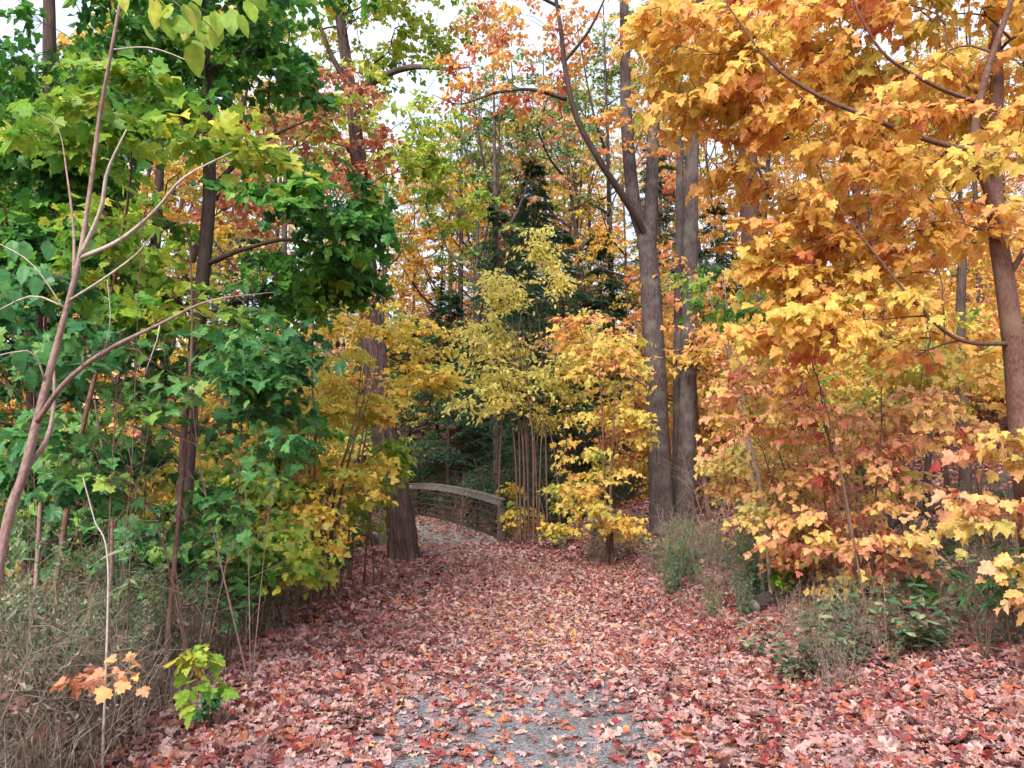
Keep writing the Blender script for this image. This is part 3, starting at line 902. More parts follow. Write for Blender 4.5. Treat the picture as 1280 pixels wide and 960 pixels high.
stem_part('limb', [(30, 590, y5), (60, 545, y5 + .1), (68, 480, y5 + .3), (60, 420, y5 + .4)], [.012, .009, .007, .003], M['twig_pink'], rt, b5)
stem_part('limb', [(84, 385, y5), (40, 370, y5), (-10, 392, y5)], [.005, .004, .002], M['twig_pale'], rt, b5)
stem_part('limb', [(84, 392, y5), (40, 330, y5 - .1), (-10, 300, y5 - .1)], [.004, .003, .002], M['twig_pale'], rt, b5)
stem_part('limb', [(58, 482, y5), (40, 440, y5 - .1), (-10, 446, y5 - .2)], [.005, .004, .002], M['twig_pale'], rt, b5)
stem_part('limb', [(140, 62, y5), (190, 60, y5 - .1), (250, 82, y5 - .2)], [.004, .003, .0015], M['twig_pale'], rt, b5)
stem_part('limb', [(130, 440, y5 - .3), (138, 400, y5 - .4), (134, 350, y5 - .4)], [.003, .002, .001], M['twig_pale'], rt, b5)
stem_part('limb', [(200, 405, y5 - .4), (198, 420, y5 - .4), (180, 470, y5 - .4)], [.003, .002, .001], M['twig_pale'], rt, b5)
lg = Geo()
qs = L([(15, 300, y5), (30, 330, y5), (12, 360, y5), (45, 345, y5), (4, 380, y5), (30, 300, y5), (60, 300, y5), (48, 440, y5), (62, 425, y5), (5, 350, y5), (20, 440, y5), (36, 460, y5)])
put_leaves(lg, qs, np.array([[.3, .1, -1]]) + rng.normal(0, .3, (12, 3)), np.array([[.3, -1, .6]]) + rng.normal(0, .3, (12, 3)), .10, rng.uniform(.3, .6, 12), 'ovate')
lg.build('foliage', M['green_cool'], rt, b5)
hg = Geo()
hb = P(205, -40, 2.3)
qs = P(228, 8, 2.3) + rng.normal(0, 1, (34, 3)) * [.085, .12, .035]
put_leaves(hg, qs, np.array([[.25, -.1, -1]]) + rng.normal(0, .45, (34, 3)), np.array([[.1, -.8, .8]]) + rng.normal(0, .35, (34, 3)), rng.uniform(.07, .11, 34), rng.uniform(.1, .75, 34), 'ovate', droop=.15)
hr = thing('hanging_twig', 'lime green leaves hanging on a twig at the top edge', 'twig with leaves', hb)
hg.build('foliage', M['leaf_lime'], hr, hb)
stem_part('stem', np.array([P(120, -160, 2.5), P(180, -60, 2.4), P(215, 0, 2.3), P(250, 20, 2.3), P(272, 46, 2.3)]), [.006, .005, .004, .003, .001], M['twig_brown'], hr, hb, 6)

def side_twigs(root, base, paths, n):
    g = Geo()
    for pth in paths:
        p = smooth_path(pth, 60)
        i = rng.integers(8, 58, n); a = p[i]
        d = norm(p[i + 1] - p[i]) * .5 + norm(rng.normal(0, 1, (n, 3)))
        l = rng.uniform(.02, .22, n)[:, None] ** 1.2
        thin_tubes(g, a, a + d * l * .5 + [0, 0, .008], a + d * l, .0026, .0008)
    g.build('twigs', M['twig_brown'], root, base)
side_twigs(rt, b5, [L([(2, 690, y5), (58, 480, y5), (100, 318, y5), (124, 150, y5), (152, -10, y5 - .1)]), L([(101, 322, y5), (195, 262, y5 - .2), (290, 190, y5 - .3)]), L([(46, 528, y5), (130, 440, y5 - .3), (262, 376, y5 - .4), (345, 365, y5 - .4)])], 16)

# big golden maple, right front
y6 = 7.0
b6 = ground_at(1290, y6)
tr = np.vstack([b6 - [0, 0, .15], L([(1284, 620, y6), (1276, 540, y6), (1268, 440, y6), (1256, 350, y6), (1247, 290, y6), (1242, 200, y6 + .15), (1246, 100, y6 + .25), (1240, 0, y6 + .3), (1235, -100, y6 + .3)])])
fork = L([(1248, 310, y6), (1236, 240, y6 - .25), (1217, 190, y6 - .45), (1224, 130, y6 - .6), (1240, 70, y6 - .7), (1264, 0, y6 - .8), (1275, -60, y6 - .8)])
yb = y6 - .5
make_tree('golden_maple', 'golden yellow maple with drooping broad leaves filling the upper right', 'maple tree', b6,
          [(tr, [.12, .105, .10, .09, .085, .075, .065, .055, .045, .03])],
          [(P(1140, 60, 7.3), (1.25, .9, .75), 56), (P(1010, 60, 7.0), (1.0, .8, .62), 44), (P(905, 90, 6.8), (.6, .7, .42), 26), (P(1060, 190, 7.1), (1.15, .8, .55), 42),
           (P(1150, 300, 7.2), (.8, .7, .5), 26), (P(1010, 300, 7.0), (.7, .7, .38), 22), (P(1090, 400, 7.2), (.95, .7, .45), 26), (P(1290, 130, 7.6), (.8, .8, .8), 28), (P(1300, 440, 7.8), (.5, .7, .6), 14), (P(1265, 190, 5.4), (.14, .4, .3), 3), (P(1190, 150, 5.9), (.5, .5, .4), 6),
           (P(1130, -90, 7), (1.7, 1.0, .6), 40), (P(1000, 420, 7.4), (.7, .7, .4), 14), (P(880, 20, 6.6), (.5, .6, .3), 10)],
          dict(twigs=5, pairs=3, length=.36, size=.103, kind='maple_hi', tone=.62, twig_r=.0045, tone_c=.16, tone_l=.13, hang=.75, face=(-.15, -.35, 0)), M['twig_brown'], M['maple_yellow'],
          limbs=[(fork, [.05, .045, .04, .032, .026, .022, .016]),
                 (L([(1217, 190, yb), (1150, 172, yb - .15), (1090, 148, yb - .3), (1020, 118, yb - .4), (960, 75, yb - .5), (905, 0, yb - .5)]), [.026, .022, .019, .016, .011, .005]),
                 (L([(1222, 128, yb - .1), (1170, 108, yb - .3), (1110, 72, yb - .5), (1078, 25, yb - .6), (1060, -20, yb - .6)]), [.02, .017, .014, .010, .006]),
                 (L([(1262, 430, y6), (1200, 425, y6 - .3), (1150, 385, y6 - .5), (1100, 325, y6 - .6), (1050, 260, y6 - .6)]), [.022, .018, .014, .010, .004]),
                 (L([(1258, 350, y6), (1290, 300, y6 - .2), (1330, 260, y6 - .3)]), [.03, .022, .015])],
          k=20, rough=.06, flare=.3, step=.07, tip_r=.0035, horiz=.15, seed=8)

# peach and orange saplings on the right slope
def sapling(name, label, px, y, top, blobs, leaf, mat, bark=M['twig_brown'], stems=1, r=.025, spreadx=.5, cat='maple sapling', group=None, seed=1, tip_r=.003):
    b = ground_at(px, y)
    tk = []
    for i in range(stems):
        tp = P(top[0] + (rng.uniform(-1, 1) * spreadx * F / y if stems > 1 else 0), top[1] + rng.uniform(0, 60) * (stems > 1), y)
        a = b + [rng.uniform(-.12, .12) * (stems > 1), rng.uniform(-.12, .12) * (stems > 1), -.1]
        m1 = a * .62 + tp * .38 + rng.normal(0, .05, 3); m2 = a * .3 + tp * .7 + rng.normal(0, .07, 3)
        m1[:2] = m1[:2] * .6 + a[:2] * .4
        rr = r * rng.uniform(.7, 1)
        tk.append((np.array([a, m1, m2, tp]), [rr, rr * .8, rr * .5, rr * .2]))
    return make_tree(name, label, cat, b, tk, blobs, leaf, bark, mat, group=group, k=9, rough=.06, flare=.15, tip_r=tip_r, step=.1, seed=seed, attach_from=.2)

PEACH = dict(twigs=5, pairs=3, length=.38, size=.084, kind='maple_mid', tone=.55, tone_c=.2, tone_l=.15, hang=.6, face=(0, -.3, 0))
sapling('maple_sapling', 'peach orange maple sapling growing on the slope under the golden maple', 1080, 8.2, (1060, 420),
        [(P(1020, 560, 8.2), (.8, .8, .5), 20), (P(1130, 520, 8.4), (.7, .8, .45), 16), (P(960, 500, 8.6), (.6, .7, .5), 14), (P(1060, 660, 8), (.6, .6, .3), 10)], PEACH, M['maple_peach'], seed=21, stems=3, r=.02)
sapling('maple_sapling', 'peach maple sapling at the right edge above the green weeds', 1260, 6.4, (1250, 560),
        [(P(1250, 640, 6.4), (.33, .5, .2), 8), (P(1265, 720, 6.2), (.22, .4, .2), 5), (P(1265, 560, 6.4), (.25, .4, .25), 6)], dict(PEACH, kind='maple_hi', pairs=2, size=.11), M['maple_peach'], seed=22, stems=2, r=.014)
sapling('maple_sapling', 'low yellow maple sapling left of the log in the leaf litter', 1000, 8.8, (1010, 610),
        [(P(1030, 700, 8.8), (.45, .5, .3), 12), (P(980, 640, 9), (.4, .5, .3), 10), (P(1110, 610, 8.8), (.4, .4, .3), 8)], dict(PEACH, tone=.75), M['maple_peach'], seed=23, stems=3, r=.012)
sapling('maple_sapling', 'pink tinged maple sapling just right of the twin trunks', 945, 13, (940, 430),
        [(P(945, 600, 13), (.6, .8, .8), 24), (P(950, 480, 13), (.75, .8, .9), 28), (P(1000, 600, 12.5), (.7, .8, .7), 22)], dict(PEACH, kind='maple_lo', length=.42, tone=.5), M['maple_peach'], seed=24, stems=3, r=.025)
sapling('maple_sapling', 'loose gold and orange maple sapling left of the twin trunks', 758, 15.5, (755, 380),
        [(P(760, 560, 15.5), (.75, .9, .9), 22), (P(765, 450, 15.5), (.7, .9, .9), 16), (P(745, 620, 15), (.6, .7, .5), 12), (P(775, 650, 15), (.35, .6, .3), 8)], dict(PEACH, kind='maple_lo', length=.45, size=.11, tone=.85), M['maple_yellow'], seed=25, stems=3, r=.03)
sapling('maple_sapling', 'sparse maple sapling with a few green leaves between the two trunks and the golden maple', 960, 9.5, (905, 340),
        [(P(905, 370, 9.3), (.5, .6, .45), 9), (P(960, 400, 9.4), (.5, .5, .4), 7)], dict(PEACH, kind='maple_mid', tone=.7, length=.35), M['maple_green'], M['twig_pale'], seed=26, r=.028)
sapling('maple_sapling', 'yellow leaved maple sapling far right on the slope behind the golden maple', 1180, 12, (1190, 380),
        [(P(1190, 450, 12), (1.2, 1, .8), 34), (P(1100, 500, 12), (.8, .9, .6), 18)], dict(PEACH, kind='maple_lo', tone=.8, length=.45), M['maple_gold'], seed=27, stems=3, r=.03)

# yellow maples left of the leaning tree
for lab, px, y, top, bl, tn, sz, mt in (
    ('green maple sapling low behind the dry stalk at left', 130, 8.5, (130, 560), [((110, 650, 8.5), (.8, .7, .4), 20), ((200, 690, 8), (.6, .6, .3), 14)], .5, .12, 'green_cool'),
    ('green maple sapling filling the gap below the dark trunk at the left edge', 20, 9, (20, 500), [((20, 620, 9), (.8, .8, .6), 26), ((60, 560, 9), (.7, .7, .5), 18)], .4, .12, 'maple_green'),
    ('lime green maple sapling between the brown double stem and the yellow saplings', 300, 9.2, (300, 520), [((290, 640, 9.2), (.6, .7, .5), 22), ((350, 690, 9), (.4, .5, .3), 12)], .8, .10, 'maple_green'),
    ('light green sapling with leaves in front of the dark trunk group', 180, 11, (190, 470), [((190, 560, 11), (.9, .8, .6), 26)], .72, .12, 'maple_green'),
    ('peach sapling with small pale leaves behind the bent grey stump', 1120, 10.5, (1120, 480), [((1110, 520, 10.5), (.6, .7, .45), 16), ((1050, 600, 10), (.5, .6, .4), 12)], .6, .09, 'maple_peach'),
    ('yellowish sapling with small leaves over the goldenrod clumps right of the twin trunks', 960, 10.6, (955, 500), [((950, 580, 10.6), (.6, .7, .5), 24), ((1000, 640, 10.2), (.5, .6, .35), 16)], .8, .09, 'maple_peach'),
    ('yellow sapling between the long fallen log and the right edge', 1230, 10.5, (1240, 470), [((1240, 480, 10.5), (.7, .7, .4), 18), ((1160, 440, 10.8), (.7, .7, .4), 16)], .75, .10, 'maple_yellow'),
    ('golden sapling high on the slope right of the straight reddish trunk', 1000, 14, (1000, 380), [((1000, 440, 14), (1.0, .9, .9), 40), ((1060, 520, 14), (.8, .8, .6), 24)], .65, .11, 'maple_yellow'),
    ('pinkish low sapling with scattered leaves above the low half buried log', 1050, 8.6, (1050, 640), [((1070, 690, 8.6), (.5, .5, .22), 10), ((1020, 650, 8.8), (.4, .5, .3), 10)], .4, .09, 'maple_peach'),
    ('pale gold sapling with fine leaves left of the straight reddish trunk', 925, 19, (930, 430), [((935, 500, 19), (.8, .8, 1.0), 30), ((925, 600, 19), (.7, .8, .6), 22)], .7, .11, 'maple_gold')):
    sapling('maple_sapling', lab, px, y, top, [(P(*c), r_, n_) for c, r_, n_ in bl], dict(PEACH, tone=tn, size=sz, length=.42, kind='maple_mid' if y < 11 else 'maple_lo'), M[mt], seed=100 + px, stems=3, r=.02)
GOLD = dict(twigs=5, pairs=3, length=.45, size=.11, kind='maple_mid', tone=.6, tone_c=.15, tone_l=.12, hang=.3, flat=.12)
sapling('maple_sapling', 'bright yellow layered maple sapling left of the leaning trunk', 405, 11.5, (430, 420),
        [(P(385, 650, 11), (.5, .7, .5), 22), (P(420, 590, 11.5), (.7, .7, .4), 18), (P(435, 480, 12), (.7, .9, .6), 20), (P(390, 520, 12), (.6, .7, .4), 14), (P(520, 470, 13), (.5, .6, .35), 12)], GOLD, M['maple_gold'], seed=31, stems=4, r=.025)
sapling('maple_sapling', 'orange tinted maple sapling with leaves spread before the upper leaning trunk', 440, 14, (470, 390),
        [(P(420, 430, 14), (.9, .8, .6), 18), (P(465, 480, 14.5), (.6, .6, .5), 12), (P(455, 385, 15), (.5, .6, .4), 7), (P(510, 420, 14), (.7, .7, .5), 11)], dict(GOLD, tone=.5, kind='maple_lo'), M['maple_gold'], seed=32, stems=2, r=.03)
sapling('leafy_shrub', 'upright shrub with bright green oval leaves against the leaning trunk', 462, 13, (478, 540),
        [(P(478, 575, 13), (.28, .35, .42), 20), (P(462, 640, 13), (.25, .3, .3), 9)], dict(twigs=4, pairs=3, length=.28, size=.13, kind='ovate', tone=.4, tone_c=.15, hang=.6, tone_l=.1), M['leaf_lime'], seed=33, stems=3, r=.014, spreadx=.15, cat='shrub')
sapling('leafy_shrub', 'pale yellow small leaved shrub behind the green maple branches', 350, 15, (360, 440),
        [(P(360, 500, 15), (1.1, 1, 1.1), 60), (P(300, 560, 15), (1.2, .9, .9), 40)], dict(twigs=5, pairs=4, length=.4, size=.09, kind='ovate_lo', tone=.7, tone_c=.2, hang=.3), M['leaf_lime'], seed=34, stems=5, r=.02, spreadx=.6, cat='shrub')
sapling('maple_sapling', 'yellow maple sapling glowing low behind the dark stems at left', 170, 13, (180, 560),
        [(P(120, 640, 13), (1.4, 1, .5), 40), (P(250, 660, 12.5), (1.1, .9, .5), 34), (P(200, 590, 13), (1.3, 1, .4), 30)], dict(GOLD, kind='maple_lo', tone=.5), M['maple_gold'], seed=35, stems=4, r=.03)
sapling('maple_sapling', 'medium green maple sapling between the green maple and the yellow shrub', 330, 10.5, (330, 440),
        [(P(320, 600, 10.5), (.6, .7, .5), 22), (P(350, 540, 10.5), (.5, .6, .4), 14), (P(310, 690, 10), (.5, .5, .25), 10)], dict(GOLD, kind='maple_mid', tone=.5), M['maple_green'], seed=36, stems=2, r=.02)

# dark trunks left
def bare_trunk(label, pix, rad, y, bark=M['bark_dark'], blobs=(), leaf=None, mat=None, name='dark_trunk_tree', seed=1, cat='tree', limbs=()):
    b = ground_at(pix[0], y)
    pts = np.vstack([b - [0, 0, .2], L([(x, yy, y) for x, yy in pix[1:]])])
    return make_tree(name, label, cat, b, [(pts, rad)], blobs, leaf or {}, bark, mat, k=14, rough=.09, ridges=.03, flare=.3, step=.15, seed=seed, limbs=limbs)
GL = dict(twigs=5, pairs=3, length=.5, size=.14, kind='maple_lo', tone=.35, tone_c=.2)
bare_trunk('dark trunk standing left of the green maple behind the leaning sapling', [46, (48, 600), (42, 420), (56, 240), (62, 100), (60, -100)], [.13, .12, .11, .10, .09, .06], 10.5,
           blobs=[(P(40, 120, 11), (1.6, 1.4, 1.6), 50), (P(-60, 300, 11), (1.6, 1.4, 1.5), 40), (P(30, 470, 11), (1.2, 1.2, .8), 26)], leaf=GL, mat=M['maple_green'], seed=41)
bare_trunk('thin dark trunk behind the green maple leaning right', [165, (182, 560), (190, 400), (200, 200), (205, -80)], [.10, .09, .08, .07, .05], 14,
           blobs=[(P(160, 240, 14), (2.2, 1.6, 2.0), 70), (P(250, 60, 14), (2.5, 1.6, 1.6), 60)], leaf=dict(GL, tone=.55), mat=M['far_gold'], seed=42)
bare_trunk('thin dark trunk with orange leaves between green maple and leaning trunk', [200, (200, 560), (215, 400), (300, 150), (320, -80)], [.09, .08, .07, .06, .05], 16,
           blobs=[(P(340, 220, 16), (1.8, 1.6, 1.4), 44), (P(420, 160, 17), (1.2, 1.6, 1.4), 30)], leaf=dict(GL, tone=.35), mat=M['far_orange'], seed=43)

# airy yellow shrub with many stems right of the bridge
y7 = 21.5
b7 = ground_at(668, y7)
tk = []
for i in range(13):
    a = b7 + [rng.normal(0, .45), rng.normal(0, .3), -.1]
    dx = rng.uniform(-1.0, 1.0)
    tp = P(662 + dx * 80, 350 + abs(dx) * 90 + rng.uniform(0, 30), y7 + rng.uniform(-.6, .6))
    m1 = a * .5 + tp * .5; m1[:2] = m1[:2] * .35 + a[:2] * .65
    tk.append((np.array([a, m1, a * .15 + tp * .85 + rng.normal(0, .08, 3), tp]), [.026, .021, .014, .006]))
make_tree('witch_hazel', 'airy many stemmed shrub with small pale yellow leaves at the right end of the bridge', 'shrub', b7, tk,
          [(P(662, 430, y7), (1.85, 1.3, 1.2), 92), (P(660, 360, y7), (1.0, .8, .9), 32), (P(650, 500, y7), (1.75, 1.1, .7), 44), (P(668, 310, y7), (.3, .4, .7), 12)],
          dict(twigs=5, pairs=4, length=.55, size=.14, kind='ovate', tone=.68, tone_c=.14, hang=.1, flat=.35), M['twig_brown'], M['leaf_pale_yellow'],
          k=7, rough=.08, flare=.1, tip_r=.004, step=.15, attach_from=.35, seed=14)
sapling('maple_sapling', 'small yellow maple sapling touching the bridge end post', 650, 22.6, (655, 600),
        [(P(652, 645, 22.6), (.42, .5, .45), 14), (P(640, 610, 23.5), (.3, .5, .25), 6)], dict(GOLD, kind='maple_lo', tone=.55, length=.35), M['maple_gold'], seed=51, stems=3, r=.02)
sapling('maple_sapling', 'small yellow and green maple sapling between the shrub stems and the twin trunks', 722, 20, (722, 560),
        [(P(715, 625, 20), (.6, .6, .5), 20), (P(745, 590, 20), (.5, .5, .5), 14), (P(700, 660, 19.5), (.4, .4, .25), 8)], dict(GOLD, kind='maple_lo', tone=.7, length=.35), M['maple_gold'], seed=52, stems=3, r=.02)

# ================================================================== WOODS BEYOND
def free_spot(x, y):
    s = (x - BR0[0]) * BRD[0] + (y - BR0[1]) * BRD[1]; q = (x - BR0[0]) * BRN[0] + (y - BR0[1]) * BRN[1]
    if -3 < s < 22 and abs(q) < 2.6: return False
    if abs(s - 7.2) < 1.6: return False
    if y < 26 and abs(x - xc(min(y, 22.5))) < 3.2: return False
    return True

def proto_broad(name, h, r, mat, bark, seed, size=.19, clusters=165, trunk_r=.2, low=.2):
    """one wood tree of its own at the origin; copies of it are planted below"""
    z = 300.0 + 40 * seed * 0
    o = np.array([0.0, 0.0, 0.0])
    lean = rng.normal(0, .05 * h, 2)
    top = o + [lean[0], lean[1], h]
    t1 = (np.array([o - [0, 0, .4], o + [lean[0] * .2 + rng.normal(0, .1), lean[1] * .2, h * .35], o + [lean[0] * .6, lean[1] * .6, h * .7], top]), [trunk_r, trunk_r * .8, trunk_r * .5, .03])
    limbs = []
    for i in range(5):
        hz = rng.uniform(.35, .75); a = o + [lean[0] * hz, lean[1] * hz, h * hz]
        an = rng.uniform(0, 6.28); rr = r * rng.uniform(.5, .9)
        e = a + [math.cos(an) * rr, math.sin(an) * rr, h * rng.uniform(.12, .3)]
        limbs.append((np.array([a, a * .5 + e * .5 + [0, 0, -.04 * h], e]), [trunk_r * .4, trunk_r * .25, .02]))
    blobs = []
    for i in range(7):
        an = rng.uniform(0, 6.28); hz = rng.uniform(low, .98); rr = r * math.sin(min(1, (1.05 - hz) * 2.2) * 1.5) * rng.uniform(.3, .8)
        blobs.append((o + [math.cos(an) * rr + lean[0] * hz, math.sin(an) * rr + lean[1] * hz, h * hz], (r * .55, r * .55, h * .12), clusters // 7))
    return make_tree(name, 'x', 'tree', o, [t1], blobs, dict(twigs=5, pairs=3, length=.85, size=size, kind='maple_lo', tone=.5, tone_c=.2, twig_r=.006, petiole=.3), bark, mat,
                     limbs=limbs, k=9, rough=.08, flare=.3, step=.5, tip_r=.012, attach_from=.25, seed=seed, bk=4)

GR = {'gold': 'golden maples in the woods beyond', 'orange': 'orange red maples in the woods beyond', 'olive': 'yellow green trees in the woods beyond', 'hem': 'hemlocks in the woods beyond', 'under': 'yellow understory maples in the woods'}
LAB = {'gold': 'tall golden leaved maple standing in the woods beyond the path clearing', 'orange': 'tall orange red leaved maple standing in the woods beyond the path clearing',
       'olive': 'tall yellow green leaved tree standing in the woods beyond the path clearing', 'hem': 'dark green hemlock standing in the woods beyond the bridge', 'under': 'low yellow leaved understory maple on the wooded slope beyond'}
protos = {}
protos['gold'] = [proto_broad('woodland_maple', 21, 4.8, M['far_gold'], M['bark_dark'], 61), proto_broad('woodland_maple', 22, 4.8, M['far_gold'], M['bark_grey'], 62, clusters=150)]
protos['orange'] = [proto_broad('woodland_maple', 22, 4.8, M['far_orange'], M['bark_dark'], 63), proto_broad('woodland_maple', 16, 4.2, M['far_orange'], M['bark_grey'], 64, clusters=140)]
protos['olive'] = [proto_broad('woodland_tree', 23, 4.6, M['far_olive'], M['bark_grey'], 65, clusters=150), proto_broad('woodland_tree', 15, 3.8, M['far_olive'], M['bark_dark'], 66, clusters=140)]
protos['under'] = [proto_broad('understory_maple', 4.2, 2.1, M['maple_gold'], M['twig_brown'], 67, size=.15, clusters=90, trunk_r=.05, low=.25), proto_broad('understory_maple', 5.2, 2.3, M['maple_yellow'], M['twig_brown'], 68, size=.15, clusters=100, trunk_r=.06, low=.2)]
protos['hem'] = [conifer('hemlock', 'x', (0, 0, 0), 18, 3.6, M['hemlock'], branches=190, seed=71, bare=.16, nl=.2), conifer('hemlock', 'x', (0, 0, 0), 12, 3.6, M['hemlock'], branches=170, seed=72, bare=.03, dense=14)]
used = {}
def plant(kind, x, y, s=1.0, label=None, group=None, which=None, rz=None, sink=0.1):
    lst = protos[kind]; i = rng.integers(0, len(lst)) if which is None else which
    key = (kind, int(i)); rz = rng.uniform(0, 6.28) if rz is None else rz
    z = T(x, y) - sink
    if key not in used:
        used[key] = True; r = lst[i]; r.location = (x, y, z); r.rotation_euler = (0, 0, rz); r.scale = (s, s, s * 1.0)
    else:
        r = dup(lst[i], (x, y, z), rz, s)
    r['label'] = label or LAB[kind]; r['category'] = {'hem': 'hemlock tree', 'olive': 'tree'}.get(kind, 'maple tree')
    if 'group' in r: del r['group']
    if label is None:
        r['label'], r['group'] = zone(kind, x, y)
    return r

ZONES = ((230, 'seen through the green maple at the left edge'), (430, 'between the green maple and the leaning tree'), (600, 'beyond the footbridge'), (760, 'behind the pale yellow shrub'),
         (880, 'behind the twin trunks'), (1020, 'between the twin trunks and the golden maple'), (9999, 'behind the golden maple'))
ZK = {'gold': 'tall golden leaved maple', 'orange': 'tall peach orange maple', 'olive': 'tall yellow green tree', 'hem': 'dark green hemlock', 'under': 'low yellow understory maple'}
def zone(kind, x, y):
    px = 640 + x / y * F
    z = next(t for lim, t in ZONES if px < lim)
    d = 'near' if y < 34 else ('farther' if y < 58 else 'farthest')
    return f"{ZK[kind]} {z}, {d} woods", f"{ZK[kind]}s {z}, {d} woods"

def plant_px(kind, px, y, **k):
    return plant(kind, float(P(px, 600, y)[0]), y, **k)

# hemlocks one can tell apart
plant_px('hem', 622, 28, s=.76, which=0, label='tall hemlock with dark drooping boughs in the centre above the pale yellow shrub')
plant_px('hem', 706, 29.5, s=.74, which=0, label='hemlock rising behind the right side of the pale yellow shrub')
plant_px('hem', 575, 39, s=.62, which=1, label='low dark hemlock directly behind the far end of the bridge')
plant_px('hem', 512, 43, s=.75, which=1, label='dark hemlock behind the bridge left of its far end')
plant_px('hem', 905, 34, s=.9, which=0, label='hemlock between the twin trunks and the straight reddish trunk')
plant_px('hem', 668, 44, s=1.0, which=0, label='hemlock hidden behind the pale yellow shrub')
for px, y, s in ((610, 41, .5), (650, 37, .5), (700, 35, .5), (755, 36, .6), (545, 46, .6), (480, 40, .5), (1010, 38, .8), (830, 45, 1.0), (300, 38, .8), (90, 30, .8), (640, 52, 1.1), (560, 37, .85), (755, 40, 1.05), (670, 40, .95), (300, 52, 1.2), (600, 48, .6), (450, 46, .6)):
    plant_px('hem', px, y, s=s)

sp = []
for k_, px, y, s_, w_ in (('gold', 605, 55, 1.2, 0), ('orange', 560, 64, 1.25, 0), ('olive', 682, 57, 1.25, 0), ('gold', 740, 60, 1.2, 0), ('orange', 705, 75, 1.4, 0), ('gold', 515, 66, 1.0, 0), ('olive', 622, 37, 1.0, 0), ('orange', 742, 40, .95, 0), ('gold', 575, 46, 1.15, 0), ('olive', 592, 40, .9, 0), ('orange', 668, 50, 1.15, 0), ('olive', 770, 47, 1.2, 0), ('hem', 660, 36, .68, 0), ('gold', 545, 50, .72, 0), ('gold', 700, 50, .9, 1), ('olive', 590, 60, 1.05, 0), ('gold', 790, 38, .75, 0), ('olive', 470, 40, .8, 0), ('gold', 655, 62, 1.1, 0), ('orange', 640, 58, .95, 0), ('olive', 720, 52, 1.1, 0), ('gold', 440, 44, .9, 1), ('olive', 690, 68, 1.3, 0)):
    x = float(P(px, 600, y)[0]); sp.append((x, y)); plant(k_, x, y, s=s_, which=w_)
def far_enough(x, y, d):
    return all((x - a) ** 2 + (y - b) ** 2 > d * d for a, b in sp)
kinds = ['gold'] * 5 + ['orange'] * 4 + ['olive'] * 3 + ['hem'] * 1
for it in range(900):
    y = rng.uniform(26, 95); x = rng.uniform(-.82, .82) * y
    if not free_spot(x, y) or not far_enough(x, y, 3.6 + y * .03): continue
    px = 640 + x / y * F
    if 505 < px < 560 and y < 80 and rng.uniform() < .7: continue          # the bright gap in the middle
    if 440 < px < 820 and y < 48: continue
    k = kinds[rng.integers(0, len(kinds))]
    if 440 < px < 820 and rng.uniform() < .45: continue
    if px < 420 and k == 'orange' and rng.uniform() < .6: k = 'olive'
    if px > 760 and k == 'olive': k = 'gold'
    sp.append((x, y)); plant(k, x, y, s=rng.uniform(.75, 1.0) + .3 * (y > 50))
    if len(sp) > 105: break
n_u = 0
for it in range(900):
    y = rng.uniform(17, 48); x = rng.uniform(-.8, .8) * y
    if not free_spot(x, y) or not far_enough(x, y, 1.8): continue
    px = 640 + x / y * F
    if 560 < px < 860 and y < 24: continue
    if 440 < px < 770: continue
    sp.append((x, y)); plant('under', x, y, s=rng.uniform(.7, 1.15)); n_u += 1
    if n_u > 60: break

# the far wood, one mass
g = Geo(); n = 26000
yy = rng.uniform(95, 190, n); xx = rng.uniform(-.9, .9, n) * yy
colx = np.round(xx / 7) * 7 + rng.normal(0, 1.9, n); coly = np.round(yy / 9) * 9 + rng.normal(0, 1.9, n)
hh = 14 + 5 * np.sin(np.round(xx / 7) * 1.7 + np.round(yy / 9) * 2.9)
zz = terrain(colx, coly) + rng.uniform(.1, 1, n) * hh
tone = .5 + .35 * np.sin(np.round(xx / 7) * 2.3 + np.round(yy / 9) * 4.1) + rng.normal(0, .12, n)
put_leaves(g, np.column_stack([colx, coly, zz]), rng.normal(0, 1, (n, 3)), rng.normal(0, 1, (n, 3)) + [0, 0, .5], rng.uniform(.7, 1.3, n), tone, 'maple_lo')
tag(g.build('far_woods', M['far_gold']), kind='stuff')

# ================================================================== FALLEN LEAVES
def scatter(name, n, xf, yf, kind, size, dens, lift=0.0, zf=None, crumple=.05):
    x = xf(n); y = yf(n); keep = rng.uniform(0, 1, n) < dens(x, y)
    x, y = x[keep], y[keep]; n = len(x)
    z = (terrain(x, y) if zf is None else zf(x, y))
    c = xc(np.minimum(y, 22.5)); onp = (np.abs(x - c) < 1.5) & (y < 22.4)
    z = z + np.where(onp, .026, .012) + rng.uniform(0, .03, n) + lift
    worn = np.exp(-((x - c - .15) / 1.25) ** 2) * (y < 23)
    tone = np.clip(rng.beta(1.3, 1.35, n) - .13 + .20 * worn + .07 * np.sin(x * 1.3 + 2 * np.sin(y * .8)), 0, 1)
    size = size * (1 - .22 * worn)
    nr = np.array([0, 0, 1.0]) + rng.normal(0, .42, (n, 3))
    nr[rng.uniform(0, 1, n) < .4] *= -1
    g = Geo()
    put_leaves(g, np.column_stack([x, y, z]), np.column_stack([rng.normal(0, 1, (n, 2)), rng.normal(0, .12, n)]), nr, size * rng.uniform(.55, 1.15, n), tone, kind, crumple=crumple, variants=6, fold=.12, droop=.08)
    tag(g.build(name, M['fallen']), kind='stuff')

